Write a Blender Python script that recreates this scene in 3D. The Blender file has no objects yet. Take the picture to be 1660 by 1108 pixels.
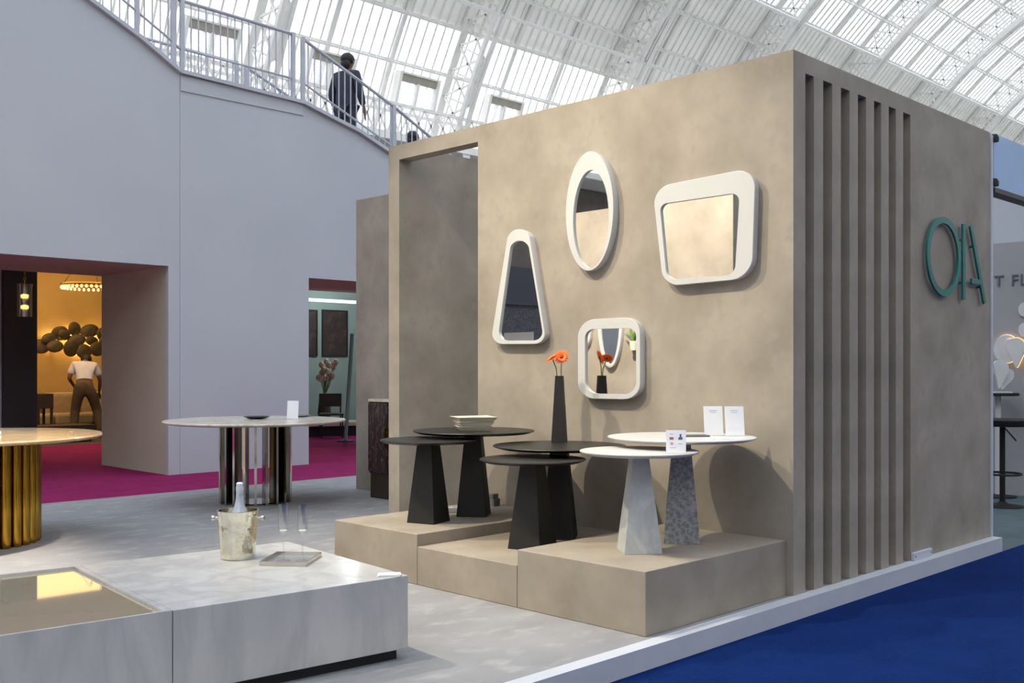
import bpy, bmesh, math, random
from mathutils import Vector, Matrix, Quaternion
random.seed(7)
sc = bpy.context.scene
C = sc.collection
PI = math.pi
R = math.radians

# ------------------------------------------------------------------ camera
F_PX, CX, HY, EYE = 1680.0, 830.0, 598.0, 1.25        # focal length, principal column, horizon row (1660 x 1108 frame), eye height
cam = bpy.data.cameras.new('camera')
cam.sensor_width = 36.0
cam.lens = F_PX / 1660.0 * 36.0
cam.shift_y = (HY - 554.0) / 1660.0
cam.clip_end = 400
cam_o = bpy.data.objects.new('camera', cam)
cam_o.location = (0, 0, EYE)
cam_o.rotation_euler = (R(90), 0, R(-45))
C.objects.link(cam_o)
sc.camera = cam_o

# ------------------------------------------------------------------ view + sky
sc.view_settings.view_transform = 'Standard'
sc.view_settings.look = 'None'
sc.view_settings.gamma = 1.0
sc.view_settings.use_curve_mapping = False
sc.view_settings.exposure = 0.0
sc.cycles.use_denoising = True
sc.cycles.transparent_max_bounces = 16
sc.cycles.max_bounces = 8
sc.cycles.diffuse_bounces = 4
sc.cycles.sample_clamp_indirect = 6.0
SKY_STRENGTH = 2.8
w = bpy.data.worlds.new('hall_sky')
sc.world = w
w.use_nodes = True
wn, wl = w.node_tree.nodes, w.node_tree.links
wn.clear()
_tc = wn.new('ShaderNodeTexCoord'); _sp = wn.new('ShaderNodeSeparateXYZ')
_rp = wn.new('ShaderNodeValToRGB'); _bg = wn.new('ShaderNodeBackground'); _ow = wn.new('ShaderNodeOutputWorld')
_rp.color_ramp.elements[0].position = 0.0; _rp.color_ramp.elements[0].color = (1.0, 0.97, 0.90, 1)
_rp.color_ramp.elements[1].position = 0.75; _rp.color_ramp.elements[1].color = (0.76, 0.86, 1.0, 1)
_e = _rp.color_ramp.elements.new(0.3); _e.color = (0.92, 0.95, 0.98, 1)
wl.new(_tc.outputs['Generated'], _sp.inputs[0]); wl.new(_sp.outputs['Z'], _rp.inputs[0])
wl.new(_rp.outputs[0], _bg.inputs[0]); _bg.inputs[1].default_value = SKY_STRENGTH
wl.new(_bg.outputs[0], _ow.inputs[0])

# ------------------------------------------------------------------ stand spotlights (hung from the hall truss, above the frame)
def spot(name, loc, aim, power, color, size=0.12, angle=70, blend=0.6):
    l = bpy.data.lights.new(name, 'SPOT')
    l.energy = power; l.color = color; l.shadow_soft_size = size
    l.spot_size = R(angle); l.spot_blend = blend
    o = bpy.data.objects.new(name, l)
    o.location = loc
    o.rotation_euler = (Vector(aim) - Vector(loc)).to_track_quat('-Z', 'Y').to_euler()
    C.objects.link(o)
    return o
WARM = (1.0, 0.87, 0.62)
spot('stand_spotlight', (1.1, 4.6, 6.3), (5.1, 4.3, 0.5), 1150, WARM, 0.06, 60, 1.0)
spot('stand_spotlight', (1.3, 7.2, 6.3), (5.1, 3.7, 0.5), 1200, WARM, 0.06, 58, 1.0)
spot('stand_spotlight', (4.6, 6.2, 5.6), (1.18, 7.2, 1.7), 3400, (1.0, 0.90, 0.74), 0.10, 56)

# ------------------------------------------------------------------ geometry helpers
def at_z(px, py, z):
    d = F_PX * (EYE - z) / (py - HY); r = (px - CX) / F_PX * d
    return Vector(((d + r) / math.sqrt(2), (d - r) / math.sqrt(2), z))
def at_d(px, py, d):
    r = (px - CX) / F_PX * d
    return Vector(((d + r) / math.sqrt(2), (d - r) / math.sqrt(2), EYE + (HY - py) / F_PX * d))
def at_X(px, py, X):
    q = (px - CX) / F_PX; Y = X * (1 - q) / (1 + q)
    return Vector((X, Y, EYE + (HY - py) / F_PX * (X + Y) / math.sqrt(2)))
def at_Y(px, py, Y):
    q = (px - CX) / F_PX; X = Y * (1 + q) / (1 - q)
    return Vector((X, Y, EYE + (HY - py) / F_PX * (X + Y) / math.sqrt(2)))
def rd(r, d, z=0.0):                      # right / depth of the view -> stand axes
    return Vector(((d + r) / math.sqrt(2), (d - r) / math.sqrt(2), z))

class MB:
    def __init__(s): s.v = []; s.f = []
    def add(s, vs, fs):
        n = len(s.v); s.v += [tuple(p) for p in vs]; s.f += [tuple(i + n for i in f) for f in fs]; return s
    def box(s, x0, x1, y0, y1, z0, z1):
        return s.add([(x0,y0,z0),(x1,y0,z0),(x1,y1,z0),(x0,y1,z0),(x0,y0,z1),(x1,y0,z1),(x1,y1,z1),(x0,y1,z1)],
                     [(0,3,2,1),(4,5,6,7),(0,1,5,4),(1,2,6,5),(2,3,7,6),(3,0,4,7)])
    def bar(s, p, q, w, h=None, up=(0,0,1)):
        p, q = Vector(p), Vector(q); h = h or w
        t = (q - p).normalized(); u = Vector(up)
        if abs(t.dot(u)) > 0.98: u = Vector((1,0,0)) if abs(t.x) < 0.9 else Vector((0,1,0))
        a = t.cross(u).normalized() * w / 2; b = a.cross(t).normalized() * h / 2
        return s.add([p-a-b, p+a-b, p+a+b, p-a+b, q-a-b, q+a-b, q+a+b, q-a+b],
                     [(0,3,2,1),(4,5,6,7),(0,1,5,4),(1,2,6,5),(2,3,7,6),(3,0,4,7)])
    def tube(s, pts, r, n=10, closed=False):
        pts = [Vector(p) for p in pts]; m = len(pts)
        rs = r if isinstance(r, (list, tuple)) else [r] * m
        rings = []; prev = None
        for i, p in enumerate(pts):
            if closed: t = pts[(i+1) % m] - pts[i-1]
            else: t = pts[min(i+1, m-1)] - pts[max(i-1, 0)]
            t.normalize()
            if prev is None:
                a = t.cross(Vector((0,0,1)))
                if a.length < 1e-3: a = t.cross(Vector((1,0,0)))
            else: a = prev - t * prev.dot(t)
            a.normalize(); prev = a; b = t.cross(a)
            rings.append([p + (a*math.cos(2*PI*k/n) + b*math.sin(2*PI*k/n)) * rs[i] for k in range(n)])
        vs = [x for ring in rings for x in ring]; fs = []
        for i in range(m if closed else m-1):
            j = (i+1) % m
            for k in range(n): fs.append((i*n+k, i*n+(k+1)%n, j*n+(k+1)%n, j*n+k))
        if not closed: fs += [tuple(range(n-1,-1,-1)), tuple(range((m-1)*n, m*n))]
        return s.add(vs, fs)
    def lathe(s, prof, n=32, c=(0,0,0)):                # prof: (radius, z)
        vs = []; fs = []; m = len(prof)
        for (r, z) in prof:
            for k in range(n): vs.append((c[0]+r*math.cos(2*PI*k/n), c[1]+r*math.sin(2*PI*k/n), c[2]+z))
        for i in range(m-1):
            for k in range(n): fs.append((i*n+k, i*n+(k+1)%n, (i+1)*n+(k+1)%n, (i+1)*n+k))
        if prof[0][0] > 1e-6: fs.append(tuple(range(n-1,-1,-1)))
        if prof[-1][0] > 1e-6: fs.append(tuple(range((m-1)*n, m*n)))
        return s.add(vs, fs)
    def frustum(s, b, t, z0, z1, n=4, rot=PI/4):
        vs = [(b*math.sqrt(2)*math.cos(rot+2*PI*k/n), b*math.sqrt(2)*math.sin(rot+2*PI*k/n), z0) for k in range(n)]
        vs += [(t*math.sqrt(2)*math.cos(rot+2*PI*k/n), t*math.sqrt(2)*math.sin(rot+2*PI*k/n), z1) for k in range(n)]
        fs = [tuple(range(n-1,-1,-1)), tuple(range(n, 2*n))] + [(k, (k+1)%n, n+(k+1)%n, n+k) for k in range(n)]
        return s.add(vs, fs)
    def ball(s, c, rx, ry=None, rz=None, n=16, m=10, rot=None):
        ry = ry or rx; rz = rz or rx; vs = []; fs = []
        for i in range(m+1):
            th = PI*i/m
            for k in range(n):
                p = Vector((rx*math.sin(th)*math.cos(2*PI*k/n), ry*math.sin(th)*math.sin(2*PI*k/n), rz*math.cos(th)))
                if rot: p = rot @ p
                vs.append(Vector(c)+p)
        for i in range(m):
            for k in range(n): fs.append((i*n+k, (i+1)*n+k, (i+1)*n+(k+1)%n, i*n+(k+1)%n))
        return s.add(vs, fs)
    def prism(s, poly, a, b, axis='Y'):                 # 2D outline extruded from a to b along an axis
        def P(p, t):
            return (p[0], t, p[1]) if axis == 'Y' else ((t, p[0], p[1]) if axis == 'X' else (p[0], p[1], t))
        n = len(poly)
        return s.add([P(p, a) for p in poly] + [P(p, b) for p in poly],
                     [tuple(range(n)), tuple(range(2*n-1, n-1, -1))] + [(k, n+k, n+(k+1)%n, (k+1)%n) for k in range(n)])
    def mesh(s, name, smooth=False):
        me = bpy.data.meshes.new(name)
        me.from_pydata(s.v, [], s.f); me.update()
        bm = bmesh.new(); bm.from_mesh(me)
        bmesh.ops.recalc_face_normals(bm, faces=bm.faces)
        bm.to_mesh(me); bm.free()
        if smooth:
            for p in me.polygons: p.use_smooth = True
            try: me.set_sharp_from_angle(angle=R(38))
            except Exception: pass
        return me
    def build(s, name, mat, parent=None, loc=None, rz=0.0, smooth=False, bevel=0.0):
        me = s.mesh(name, smooth); me.materials.append(mat)
        o = bpy.data.objects.new(name, me); C.objects.link(o)
        if parent: o.parent = parent
        if loc is not None: o.location = loc
        o.rotation_euler.z = rz
        if bevel:
            m = o.modifiers.new('bevel', 'BEVEL'); m.width = bevel; m.segments = 2; m.limit_method = 'ANGLE'
        return o

def tag(o, label=None, cat=None, group=None, kind=None):
    if label: o['label'] = label
    if cat: o['category'] = cat
    if group: o['group'] = group
    if kind: o['kind'] = kind
    return o
def thing(name, label, cat, loc=(0,0,0), rz=0.0, group=None):
    o = bpy.data.objects.new(name, None); o.empty_display_size = 0.1
    C.objects.link(o); o.location = loc; o.rotation_euler.z = rz
    return tag(o, label, cat, group)
def struct(o, label=None): return tag(o, label, kind='structure')
def dup(o, parent, loc=None, rot=None):
    c = o.copy(); C.objects.link(c); c.parent = parent
    if loc is not None: c.location = loc
    if rot is not None: c.rotation_euler = rot
    return c
def rounded(poly, cuts, n=10):                          # outline with rounded corners, same point count per corner
    out = []; m = len(poly)
    for i in range(m):
        p0, p, p1 = Vector(poly[i-1]), Vector(poly[i]), Vector(poly[(i+1) % m])
        c = cuts[i] if isinstance(cuts, (list, tuple)) else cuts
        a = p + (p0 - p).normalized() * min(c, (p0-p).length*0.5); b = p + (p1 - p).normalized() * min(c, (p1-p).length*0.5)
        for k in range(n):
            t = k / (n - 1); k0 = 0.552
            c1, c2 = a.lerp(p, k0), b.lerp(p, k0)
            out.append(((1-t)**3)*a + 3*((1-t)**2)*t*c1 + 3*(1-t)*t*t*c2 + (t**3)*b)
    return out

# ------------------------------------------------------------------ materials
def lin(c):
    return tuple(((x/255)/12.92 if x/255 <= 0.04045 else (((x/255)+0.055)/1.055)**2.4) for x in c) + (1.0,)
def mat(name, c1, c2=None, rough=0.6, metal=0.0, scale=3.0, detail=5, bump=0.0, spec=None, stretch=None, fac=(0.3, 0.7), c3=None, scale3=14.0,
        emit=None, emit_s=0.0, trans=0.0, sheen=0.0):
    m = bpy.data.materials.new(name); m.use_nodes = True
    nt = m.node_tree; N, L = nt.nodes, nt.links
    b = N['Principled BSDF']
    b.inputs['Base Color'].default_value = lin(c1)
    b.inputs['Roughness'].default_value = rough; b.inputs['Metallic'].default_value = metal
    if spec is not None: b.inputs['Specular IOR Level'].default_value = spec
    if trans: b.inputs['Transmission Weight'].default_value = trans
    if sheen: b.inputs['Sheen Weight'].default_value = sheen
    if emit: b.inputs['Emission Color'].default_value = lin(emit); b.inputs['Emission Strength'].default_value = emit_s
    if c2:
        tc = N.new('ShaderNodeTexCoord'); mp = N.new('ShaderNodeMapping')
        if stretch: mp.inputs['Scale'].default_value = stretch
        L.new(tc.outputs['Object'], mp.inputs[0])
        nz = N.new('ShaderNodeTexNoise'); nz.inputs['Scale'].default_value = scale; nz.inputs['Detail'].default_value = detail
        L.new(mp.outputs[0], nz.inputs['Vector'])
        rp = N.new('ShaderNodeValToRGB')
        rp.color_ramp.elements[0].position = fac[0]; rp.color_ramp.elements[0].color = lin(c1)
        rp.color_ramp.elements[1].position = fac[1]; rp.color_ramp.elements[1].color = lin(c2)
        L.new(nz.outputs['Fac'], rp.inputs[0]); out = rp.outputs[0]
        if c3:
            n2 = N.new('ShaderNodeTexNoise'); n2.inputs['Scale'].default_value = scale3; n2.inputs['Detail'].default_value = 4
            L.new(mp.outputs[0], n2.inputs['Vector'])
            r2 = N.new('ShaderNodeValToRGB'); r2.color_ramp.elements[0].position = 0.52; r2.color_ramp.elements[1].position = 0.72
            r2.color_ramp.elements[0].color = (0,0,0,1)
            L.new(n2.outputs['Fac'], r2.inputs[0])
            mx = N.new('ShaderNodeMix'); mx.data_type = 'RGBA'
            L.new(r2.outputs[0], mx.inputs['Factor']); L.new(out, mx.inputs['A']); mx.inputs['B'].default_value = lin(c3)
            out = mx.outputs['Result']
        L.new(out, b.inputs['Base Color'])
        if bump:
            bp = N.new('ShaderNodeBump'); bp.inputs['Strength'].default_value = bump; bp.inputs['Distance'].default_value = 0.01
            L.new(nz.outputs['Fac'], bp.inputs['Height']); L.new(bp.outputs[0], b.inputs['Normal'])
    return m
def marble(name, base, veins, scale=2.2, rough=0.25, width=0.05, warp=1.6, soft=None, stretch=None):
    m = bpy.data.materials.new(name); m.use_nodes = True
    N, L = m.node_tree.nodes, m.node_tree.links; b = N['Principled BSDF']; b.inputs['Roughness'].default_value = rough
    tc = N.new('ShaderNodeTexCoord')
    n1 = N.new('ShaderNodeTexNoise'); n1.inputs['Scale'].default_value = scale; n1.inputs['Detail'].default_value = 8; n1.inputs['Distortion'].default_value = warp
    mp = N.new('ShaderNodeMapping'); mp.inputs['Scale'].default_value = stretch or (1,1,1); L.new(tc.outputs['Object'], mp.inputs[0])
    L.new(mp.outputs[0], n1.inputs['Vector'])
    rp = N.new('ShaderNodeValToRGB'); e = rp.color_ramp.elements
    e[0].position = 0.5 - width*2.5; e[0].color = lin(base); e[1].position = 0.5 + width*2.5; e[1].color = lin(base)
    x = e.new(0.5); x.color = lin(veins)
    L.new(n1.outputs['Fac'], rp.inputs[0])
    n2 = N.new('ShaderNodeTexNoise'); n2.inputs['Scale'].default_value = scale*0.8; n2.inputs['Detail'].default_value = 6
    L.new(mp.outputs[0], n2.inputs['Vector'])
    r2 = N.new('ShaderNodeValToRGB'); r2.color_ramp.elements[0].position = 0.35; r2.color_ramp.elements[1].position = 0.7
    r2.color_ramp.elements[0].color = lin(base); r2.color_ramp.elements[1].color = lin(soft or base)
    L.new(n2.outputs['Fac'], r2.inputs[0])
    mx = N.new('ShaderNodeMix'); mx.data_type = 'RGBA'; mx.inputs['Factor'].default_value = 0.5
    L.new(rp.outputs[0], mx.inputs['A']); L.new(r2.outputs[0], mx.inputs['B']); L.new(mx.outputs['Result'], b.inputs['Base Color'])
    return m
def clear_glass(name, tint=(1,1,1), alpha=0.12, rough=0.03):     # thin clear glass: mostly see-through, a little gloss
    m = bpy.data.materials.new(name); m.use_nodes = True
    N, L = m.node_tree.nodes, m.node_tree.links; N.clear()
    o = N.new('ShaderNodeOutputMaterial'); t = N.new('ShaderNodeBsdfTransparent'); g = N.new('ShaderNodeBsdfGlossy'); x = N.new('ShaderNodeMixShader')
    t.inputs[0].default_value = tint + (1,); g.inputs['Roughness'].default_value = rough
    x.inputs[0].default_value = alpha
    L.new(t.outputs[0], x.inputs[1]); L.new(g.outputs[0], x.inputs[2]); L.new(x.outputs[0], o.inputs[0])
    return m
def roof_glass(name):                                            # obscured roof glazing: lets daylight through, scatters some
    m = bpy.data.materials.new(name); m.use_nodes = True
    N, L = m.node_tree.nodes, m.node_tree.links; N.clear()
    o = N.new('ShaderNodeOutputMaterial'); t = N.new('ShaderNodeBsdfTransparent'); g = N.new('ShaderNodeBsdfTranslucent'); x = N.new('ShaderNodeMixShader')
    t.inputs[0].default_value = (0.95, 0.955, 0.97, 1); g.inputs[0].default_value = (0.93, 0.935, 0.95, 1)
    nz = N.new('ShaderNodeTexNoise'); nz.inputs['Scale'].default_value = 0.6
    mr = N.new('ShaderNodeMapRange'); mr.inputs['To Min'].default_value = 0.10; mr.inputs['To Max'].default_value = 0.35
    L.new(nz.outputs['Fac'], mr.inputs['Value']); L.new(mr.outputs[0], x.inputs[0])
    L.new(t.outputs[0], x.inputs[1]); L.new(g.outputs[0], x.inputs[2]); L.new(x.outputs[0], o.inputs[0])
    return m
def lamp_mat(name, c, s):
    m = bpy.data.materials.new(name); m.use_nodes = True
    N, L = m.node_tree.nodes, m.node_tree.links; N.clear()
    o = N.new('ShaderNodeOutputMaterial'); e = N.new('ShaderNodeEmission'); e.inputs[0].default_value = lin(c); e.inputs[1].default_value = s
    L.new(e.outputs[0], o.inputs[0]); return m

M = {}
M['beige'] = mat('beige_stone_paper', (163,153,140), (140,131,118), 0.75, scale=2.8, detail=12, c3=(150,142,131), scale3=11.0, fac=(0.35,0.68))
M['platform'] = mat('beige_platform_stone', (165,154,139), (146,135,120), 0.7, scale=3.0, detail=12, c3=(154,145,132), scale3=9.0, fac=(0.35,0.68))
M['grey_carpet'] = mat('grey_carpet', (150,149,150), (136,135,137), 0.95, scale=2.0, detail=8, c3=(160,159,158), scale3=5.0, bump=0.2, stretch=(1.0,1.6,1.0), spec=0.1)
M['blue_carpet'] = mat('blue_carpet', (13,38,92), (10,32,82), 0.95, scale=5, detail=8, bump=0.25, spec=0.05, c3=(16,42,98), scale3=40)
M['magenta_carpet'] = mat('magenta_carpet', (140,40,90), (128,35,82), 0.95, scale=5, detail=6, spec=0.05)
M['teal_carpet'] = mat('grey_teal_carpet', (92,104,106), (82,94,97), 0.95, scale=4, spec=0.1)
M['room_carpet'] = mat('dark_grey_carpet', (92,84,80), (80,73,70), 0.95, scale=4, spec=0.1)
M['white_trim'] = mat('white_trim_paint', (196,199,206), (186,190,198), 0.5, scale=3)
M['fabric'] = mat('lavender_white_fabric', (186,190,195), (180,184,190), 0.85, scale=0.8, detail=3)
M['taupe'] = mat('taupe_reveal_paint', (192,184,164), (184,176,156), 0.85, scale=0.8, detail=3)
M['iron'] = mat('white_painted_iron', (235,234,230), (224,223,218), 0.5, scale=2)
M['board'] = mat('white_roof_boarding', (253,252,247), (246,244,237), 0.6, scale=1.2)
M['glass_roof'] = roof_glass('roof_glass')
M['shade_panel'] = mat('olive_grey_panel', (168,164,150), (150,146,134), 0.8, scale=2)
M['gallery'] = mat('gallery_shade_brown', (120,112,104), (96,90,86), 0.8, scale=1.5)  # grey-brown darkened to stand for the shade under the gallery
M['hall_wall'] = mat('pale_hall_wall', (196,194,190), (180,178,174), 0.8, scale=1.0)
M['rail'] = mat('pale_grey_rail_paint', (186,188,196), (174,176,186), 0.45, scale=4)
M['mirror'] = mat('mirror_silver', (232,232,230), (228,229,228), 0.015, 1.0, scale=1.0)
M['frame'] = mat('white_lacquer_frame', (200,200,198), (194,194,192), 0.5, scale=3)
M['black_top'] = mat('black_stained_top', (28,27,25), (22,21,20), 0.4, scale=3, detail=6)
M['black_base'] = mat('black_stained_base', (25,24,22), (19,19,18), 0.6, scale=5, detail=6)
M['white_top'] = mat('white_stone_top', (204,202,199), (194,192,190), 0.4, scale=5)
M['pale_marble'] = marble('pale_grey_marble', (196,198,196), (160,163,163), 5, 0.4, 0.06, 1.2, (178,180,180))
M['speckle'] = mat('speckled_grey_stone', (158,159,160), (118,119,122), 0.45, scale=55, detail=5, fac=(0.4,0.62))
M['table_marble'] = marble('coffee_table_marble', (198,195,191), (170,169,167), 2.2, 0.22, 0.045, 0.5, (172,170,168), (2.2,2.2,0.5))
M['bronze_glass'] = mat('bronze_mirror_glass', (220,206,178), (214,200,172), 0.03, 0.55, scale=1.0)
M['black'] = mat('matt_black', (20,19,19), (14,14,14), 0.6, scale=4)
M['steel'] = mat('polished_steel', (206,203,196), (194,190,182), 0.09, 1.0, scale=2, detail=3)
M['hammered'] = mat('hammered_steel', (226,222,206), (214,210,192), 0.10, 1.0, scale=26, bump=0.25)
M['brass'] = mat('polished_brass', (196,154,62), (164,124,42), 0.12, 1.0, scale=6)
M['onyx'] = marble('cream_onyx', (222,210,182), (160,106,44), 3.2, 0.12, 0.10, 2.2, (204,178,130))
M['cream_marble'] = marble('cream_marble', (226,220,206), (180,150,112), 3, 0.2, 0.05, 1.8, (214,202,180))
M['foil'] = mat('silver_blue_foil', (226,232,238), (190,202,218), 0.3, 0.5, scale=22)
M['bottle'] = mat('green_bottle_glass', (30,52,30), (24,44,26), 0.08, scale=3)
M['flute'] = clear_glass('flute_glass', (0.97,0.98,0.98), 0.16, 0.03)
M['acrylic'] = clear_glass('clear_acrylic', (0.99,0.99,0.99), 0.03, 0.05)
M['paper'] = mat('white_paper', (246,246,250), (242,242,247), 0.6, scale=3)
M['paper_grey'] = mat('grey_print', (186,190,206), (180,184,200), 0.6, scale=3)
M['ink_red'] = mat('red_ink', (190,84,70), (180,76,64), 0.6); M['ink_blue'] = mat('navy_ink', (70,86,124), (64,78,116), 0.6); M['ink_pink'] = mat('pink_ink', (198,160,186), (190,150,178), 0.6)
M['cream'] = mat('cream_ceramic', (216,210,190), (206,199,178), 0.45, scale=4)
M['orange'] = mat('orange_petal', (246,122,24), (232,96,12), 0.55, scale=30)
M['orange_core'] = mat('dark_orange_core', (170,60,12), (120,36,8), 0.7, scale=60)
M['stem'] = mat('green_stem', (120,140,74), (98,120,58), 0.6, scale=20)
M['leaf'] = mat('fresh_green_leaf', (110,156,66), (84,130,50), 0.5, scale=12)
M['purple'] = mat('mauve_flower', (128,108,138), (104,86,118), 0.6, scale=20)
M['teal'] = mat('teal_paint', (32,116,108), (26,104,98), 0.4, scale=3)
M['dark_marble'] = marble('dark_brown_marble', (46,40,39), (128,108,96), 9, 0.2, 0.014, 0.5, (64,52,48), (1.6,1.6,0.6))
M['dark_plinth'] = mat('dark_brown_plinth', (58,50,40), (48,42,34), 0.4, scale=6)
M['yellow_wall'] = mat('ochre_wall', (206,168,104), (196,156,92), 0.8, scale=1.5)
M['dark_panel'] = mat('dark_slate_panel', (44,44,50), (36,36,42), 0.5, scale=2)
M['pale_panel'] = mat('pale_grey_panel', (196,198,204), (188,190,197), 0.7, scale=2)
M['bronze_disc'] = mat('aged_bronze_disc', (104,88,62), (72,60,42), 0.5, 0.3, scale=9)
M['glow'] = lamp_mat('warm_lamp_glow', (255,206,120), 4.0)
M['glow_soft'] = lamp_mat('warm_backlight', (255,196,96), 5.0)
M['glow_booth'] = lamp_mat('booth_lamp_glow', (255,208,140), 1.8)
M['tray_silver'] = mat('brushed_silver', (222,220,216), (212,210,206), 0.28, 0.85, scale=8)
M['glow_white'] = lamp_mat('cool_strip_light', (236,244,255), 1.6)
M['smoke_glass'] = clear_glass('smoked_glass', (0.86,0.80,0.72), 0.22, 0.12)
M['sofa'] = mat('beige_sofa_fabric', (176,152,120), (162,138,108), 0.9, scale=9)
M['brown_dark'] = mat('dark_brown_wood', (66,52,42), (52,41,33), 0.6, scale=8)
M['sage'] = mat('sage_green_wall', (132,150,144), (122,140,134), 0.8, scale=1.5)
M['art'] = mat('dark_abstract_print', (44,36,34), (92,62,44), 0.5, scale=5, fac=(0.5,0.8))
M['skin'] = mat('brown_skin', (120,84,64), (110,76,58), 0.6, scale=9)
M['hair'] = mat('dark_hair', (30,25,23), (22,19,18), 0.6, scale=30)
M['shirt'] = mat('white_cotton_shirt', (222,220,234), (210,208,224), 0.85, scale=10)
M['trousers'] = mat('brown_trousers', (92,74,58), (80,64,50), 0.9, scale=12)
M['coat'] = mat('charcoal_coat', (58,60,72), (48,50,62), 0.9, scale=10)
M['maroon'] = mat('maroon_fabric', (112,72,72), (100,62,64), 0.9, scale=10)
M['fascia'] = mat('blue_fascia_panel', (168,194,226), (160,186,219), 0.6, scale=1.5)
M['grey_booth'] = mat('light_grey_booth_wall', (170,168,168), (162,160,160), 0.8, scale=1.5)
M['letter_grey'] = mat('grey_lettering', (104,106,112), (98,100,106), 0.6, scale=3)
M['white_petal'] = mat('white_plaster_petal', (222,220,216), (212,210,206), 0.6, scale=5)
M['socket'] = mat('grey_green_plastic', (108,112,104), (100,104,96), 0.5, scale=6)
M['charcoal'] = mat('charcoal_patterned_wall', (86,88,92), (62,64,70), 0.7, scale=34, detail=2, fac=(0.42,0.58))
M['navy_band'] = mat('slate_band', (60,64,76), (54,58,70), 0.6, scale=2)
M['dried'] = mat('dried_flower', (206,186,166), (176,138,116), 0.8, scale=20)
M['step'] = mat('grey_stair_tread', (150,150,152), (140,140,142), 0.8, scale=4)

# ================================================================== SETTING: floors
HALL = -0.10                                            # hall floor level; the stand floor is z = 0
struct(MB().box(-14, 60, -12, 2.85, HALL-0.05, HALL).build('aisle_carpet', M['blue_carpet']), 'dark blue aisle carpet in front of the stand')
struct(MB().box(-14, 22, 9.85, 18.5, HALL-0.05, HALL).build('aisle_carpet', M['magenta_carpet']), 'magenta aisle carpet behind the stand')
struct(MB().box(-3.2, 7.93, 2.93, 9.85, HALL-0.02, 0.0).build('floor', M['grey_carpet']), 'mottled light grey stand floor')
struct(MB().box(-3.2, 7.97, 2.85, 2.93, HALL, 0.003).build('trim_1', M['white_trim']), 'white kick edge of the raised stand floor')
struct(MB().box(7.97, 30, 2.85, 9.85, HALL-0.05, HALL).build('booth_floor', M['teal_carpet']), 'grey green carpet of the neighbouring booth')
struct(MB().box(-14, 22, 18.5, 23, HALL-0.05, HALL).build('room_floor', M['room_carpet']), 'dark grey floor of the rooms behind the pale wall')
struct(MB().box(-60, 130, -14, 40, HALL-0.30, HALL-0.06).build('hall_slab', M['hall_wall']), 'concrete floor of the exhibition hall')

# ================================================================== SETTING: stand walls
TOP = 3.0
WX, WY = 5.103, 2.924                                   # mirror wall plane, slatted wall plane
struct(MB().box(WX, WX+0.09, WY, 5.45, 0, TOP).build('wall_back', M['beige']), 'beige stone effect wall carrying four mirrors')
hd = MB().box(WX, WX+0.12, 5.45, 6.35, 2.885, TOP).build('door_header', M['beige']); struct(hd, 'beige header beam over the open doorway')
struct(MB().box(WX, 6.60, 6.35, 6.48, 0, TOP).build('wall_inner', M['beige']), 'beige return wall inside the open doorway')
struct(MB().box(6.47, 6.56, 6.48, 8.76, 0, TOP).build('wall_rear', M['beige']), 'lower looking beige wall behind the doorway post')
wr = bpy.data.objects.new('wall_right', None); C.objects.link(wr); struct(wr, 'beige side wall with tall vertical slats and teal letters')
MB().box(6.577, 7.93, WY, WY+0.10, 0, TOP).build('panel', M['beige'], wr)
MB().box(WX+0.09, 5.232, WY, WY+0.26, 0, TOP).build('corner_post', M['beige'], wr)
MB().box(5.232, 6.577, WY, WY+0.26, 2.895, TOP).build('header', M['beige'], wr)
slot = [(5.232,5.328),(5.434,5.540),(5.642,5.747),(5.856,5.959),(6.064,6.157),(6.266,6.366),(6.469,6.577)]
sl = MB().box(-0.052, 0.052, 0, 0.26, 0, 2.895).mesh('slat'); sl.materials.append(M['beige'])
for i in range(6):
    o = bpy.data.objects.new('slat', sl); C.objects.link(o); o.parent = wr
    o.location = ((slot[i][1] + slot[i+1][0]) / 2, WY, 0)
struct(MB().box(7.84, 7.93, WY+0.10, 6.48, 0, TOP).build('wall_end', M['beige']), 'hidden end wall of the stand store')
struct(MB().box(7.93, 7.965, WY-0.01, WY+0.06, HALL, TOP-0.02).build('trim_2', M['white_trim']), 'thin white corner strip ending the slatted wall')
# wall of the stand facing the mirrors (left of the frame, seen in the mirrors)
struct(MB().box(1.04, 1.18, 5.80, 8.35, 0, 3.04).build('wall_opposite', M['beige']), 'beige stand wall facing the mirrors, seen only in reflection')

# platforms
for (y0, y1, h, lab) in ((2.965, 3.807, 0.305, 'tall beige platform under the two white tables'),
                         (3.807, 4.62, 0.222, 'low beige platform between the two taller platforms'),
                         (4.62, 5.436, 0.292, 'beige platform under the black table with cream trays')):
    o = MB().box(3.845, WX-0.001, y0+0.0015, y1-0.0015, 0, h).build('display_platform', M['platform'], bevel=0.004)
    tag(o, lab, 'platform', 'display platforms')

# ================================================================== SETTING: pale stair enclosure
FY, BY = 12.35, 14.33
prof = [(0.6,8.2),(5.16,5.66),(5.81,5.34),(6.35,5.02),(8.2,4.96),(8.61,4.85),(9.15,4.715),(9.84,4.45),(11.5,3.62),(13.2,2.95)]
wl_ = bpy.data.objects.new('wall_left', None); C.objects.link(wl_); struct(wl_, 'pale lavender stair enclosure with wide cut-out openings')
def prof_z(x):
    for (a, za), (b, zb) in zip(prof, prof[1:]):
        if a <= x <= b: return za + (zb-za)*(x-a)/(b-a)
    return prof[-1][1]
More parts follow.
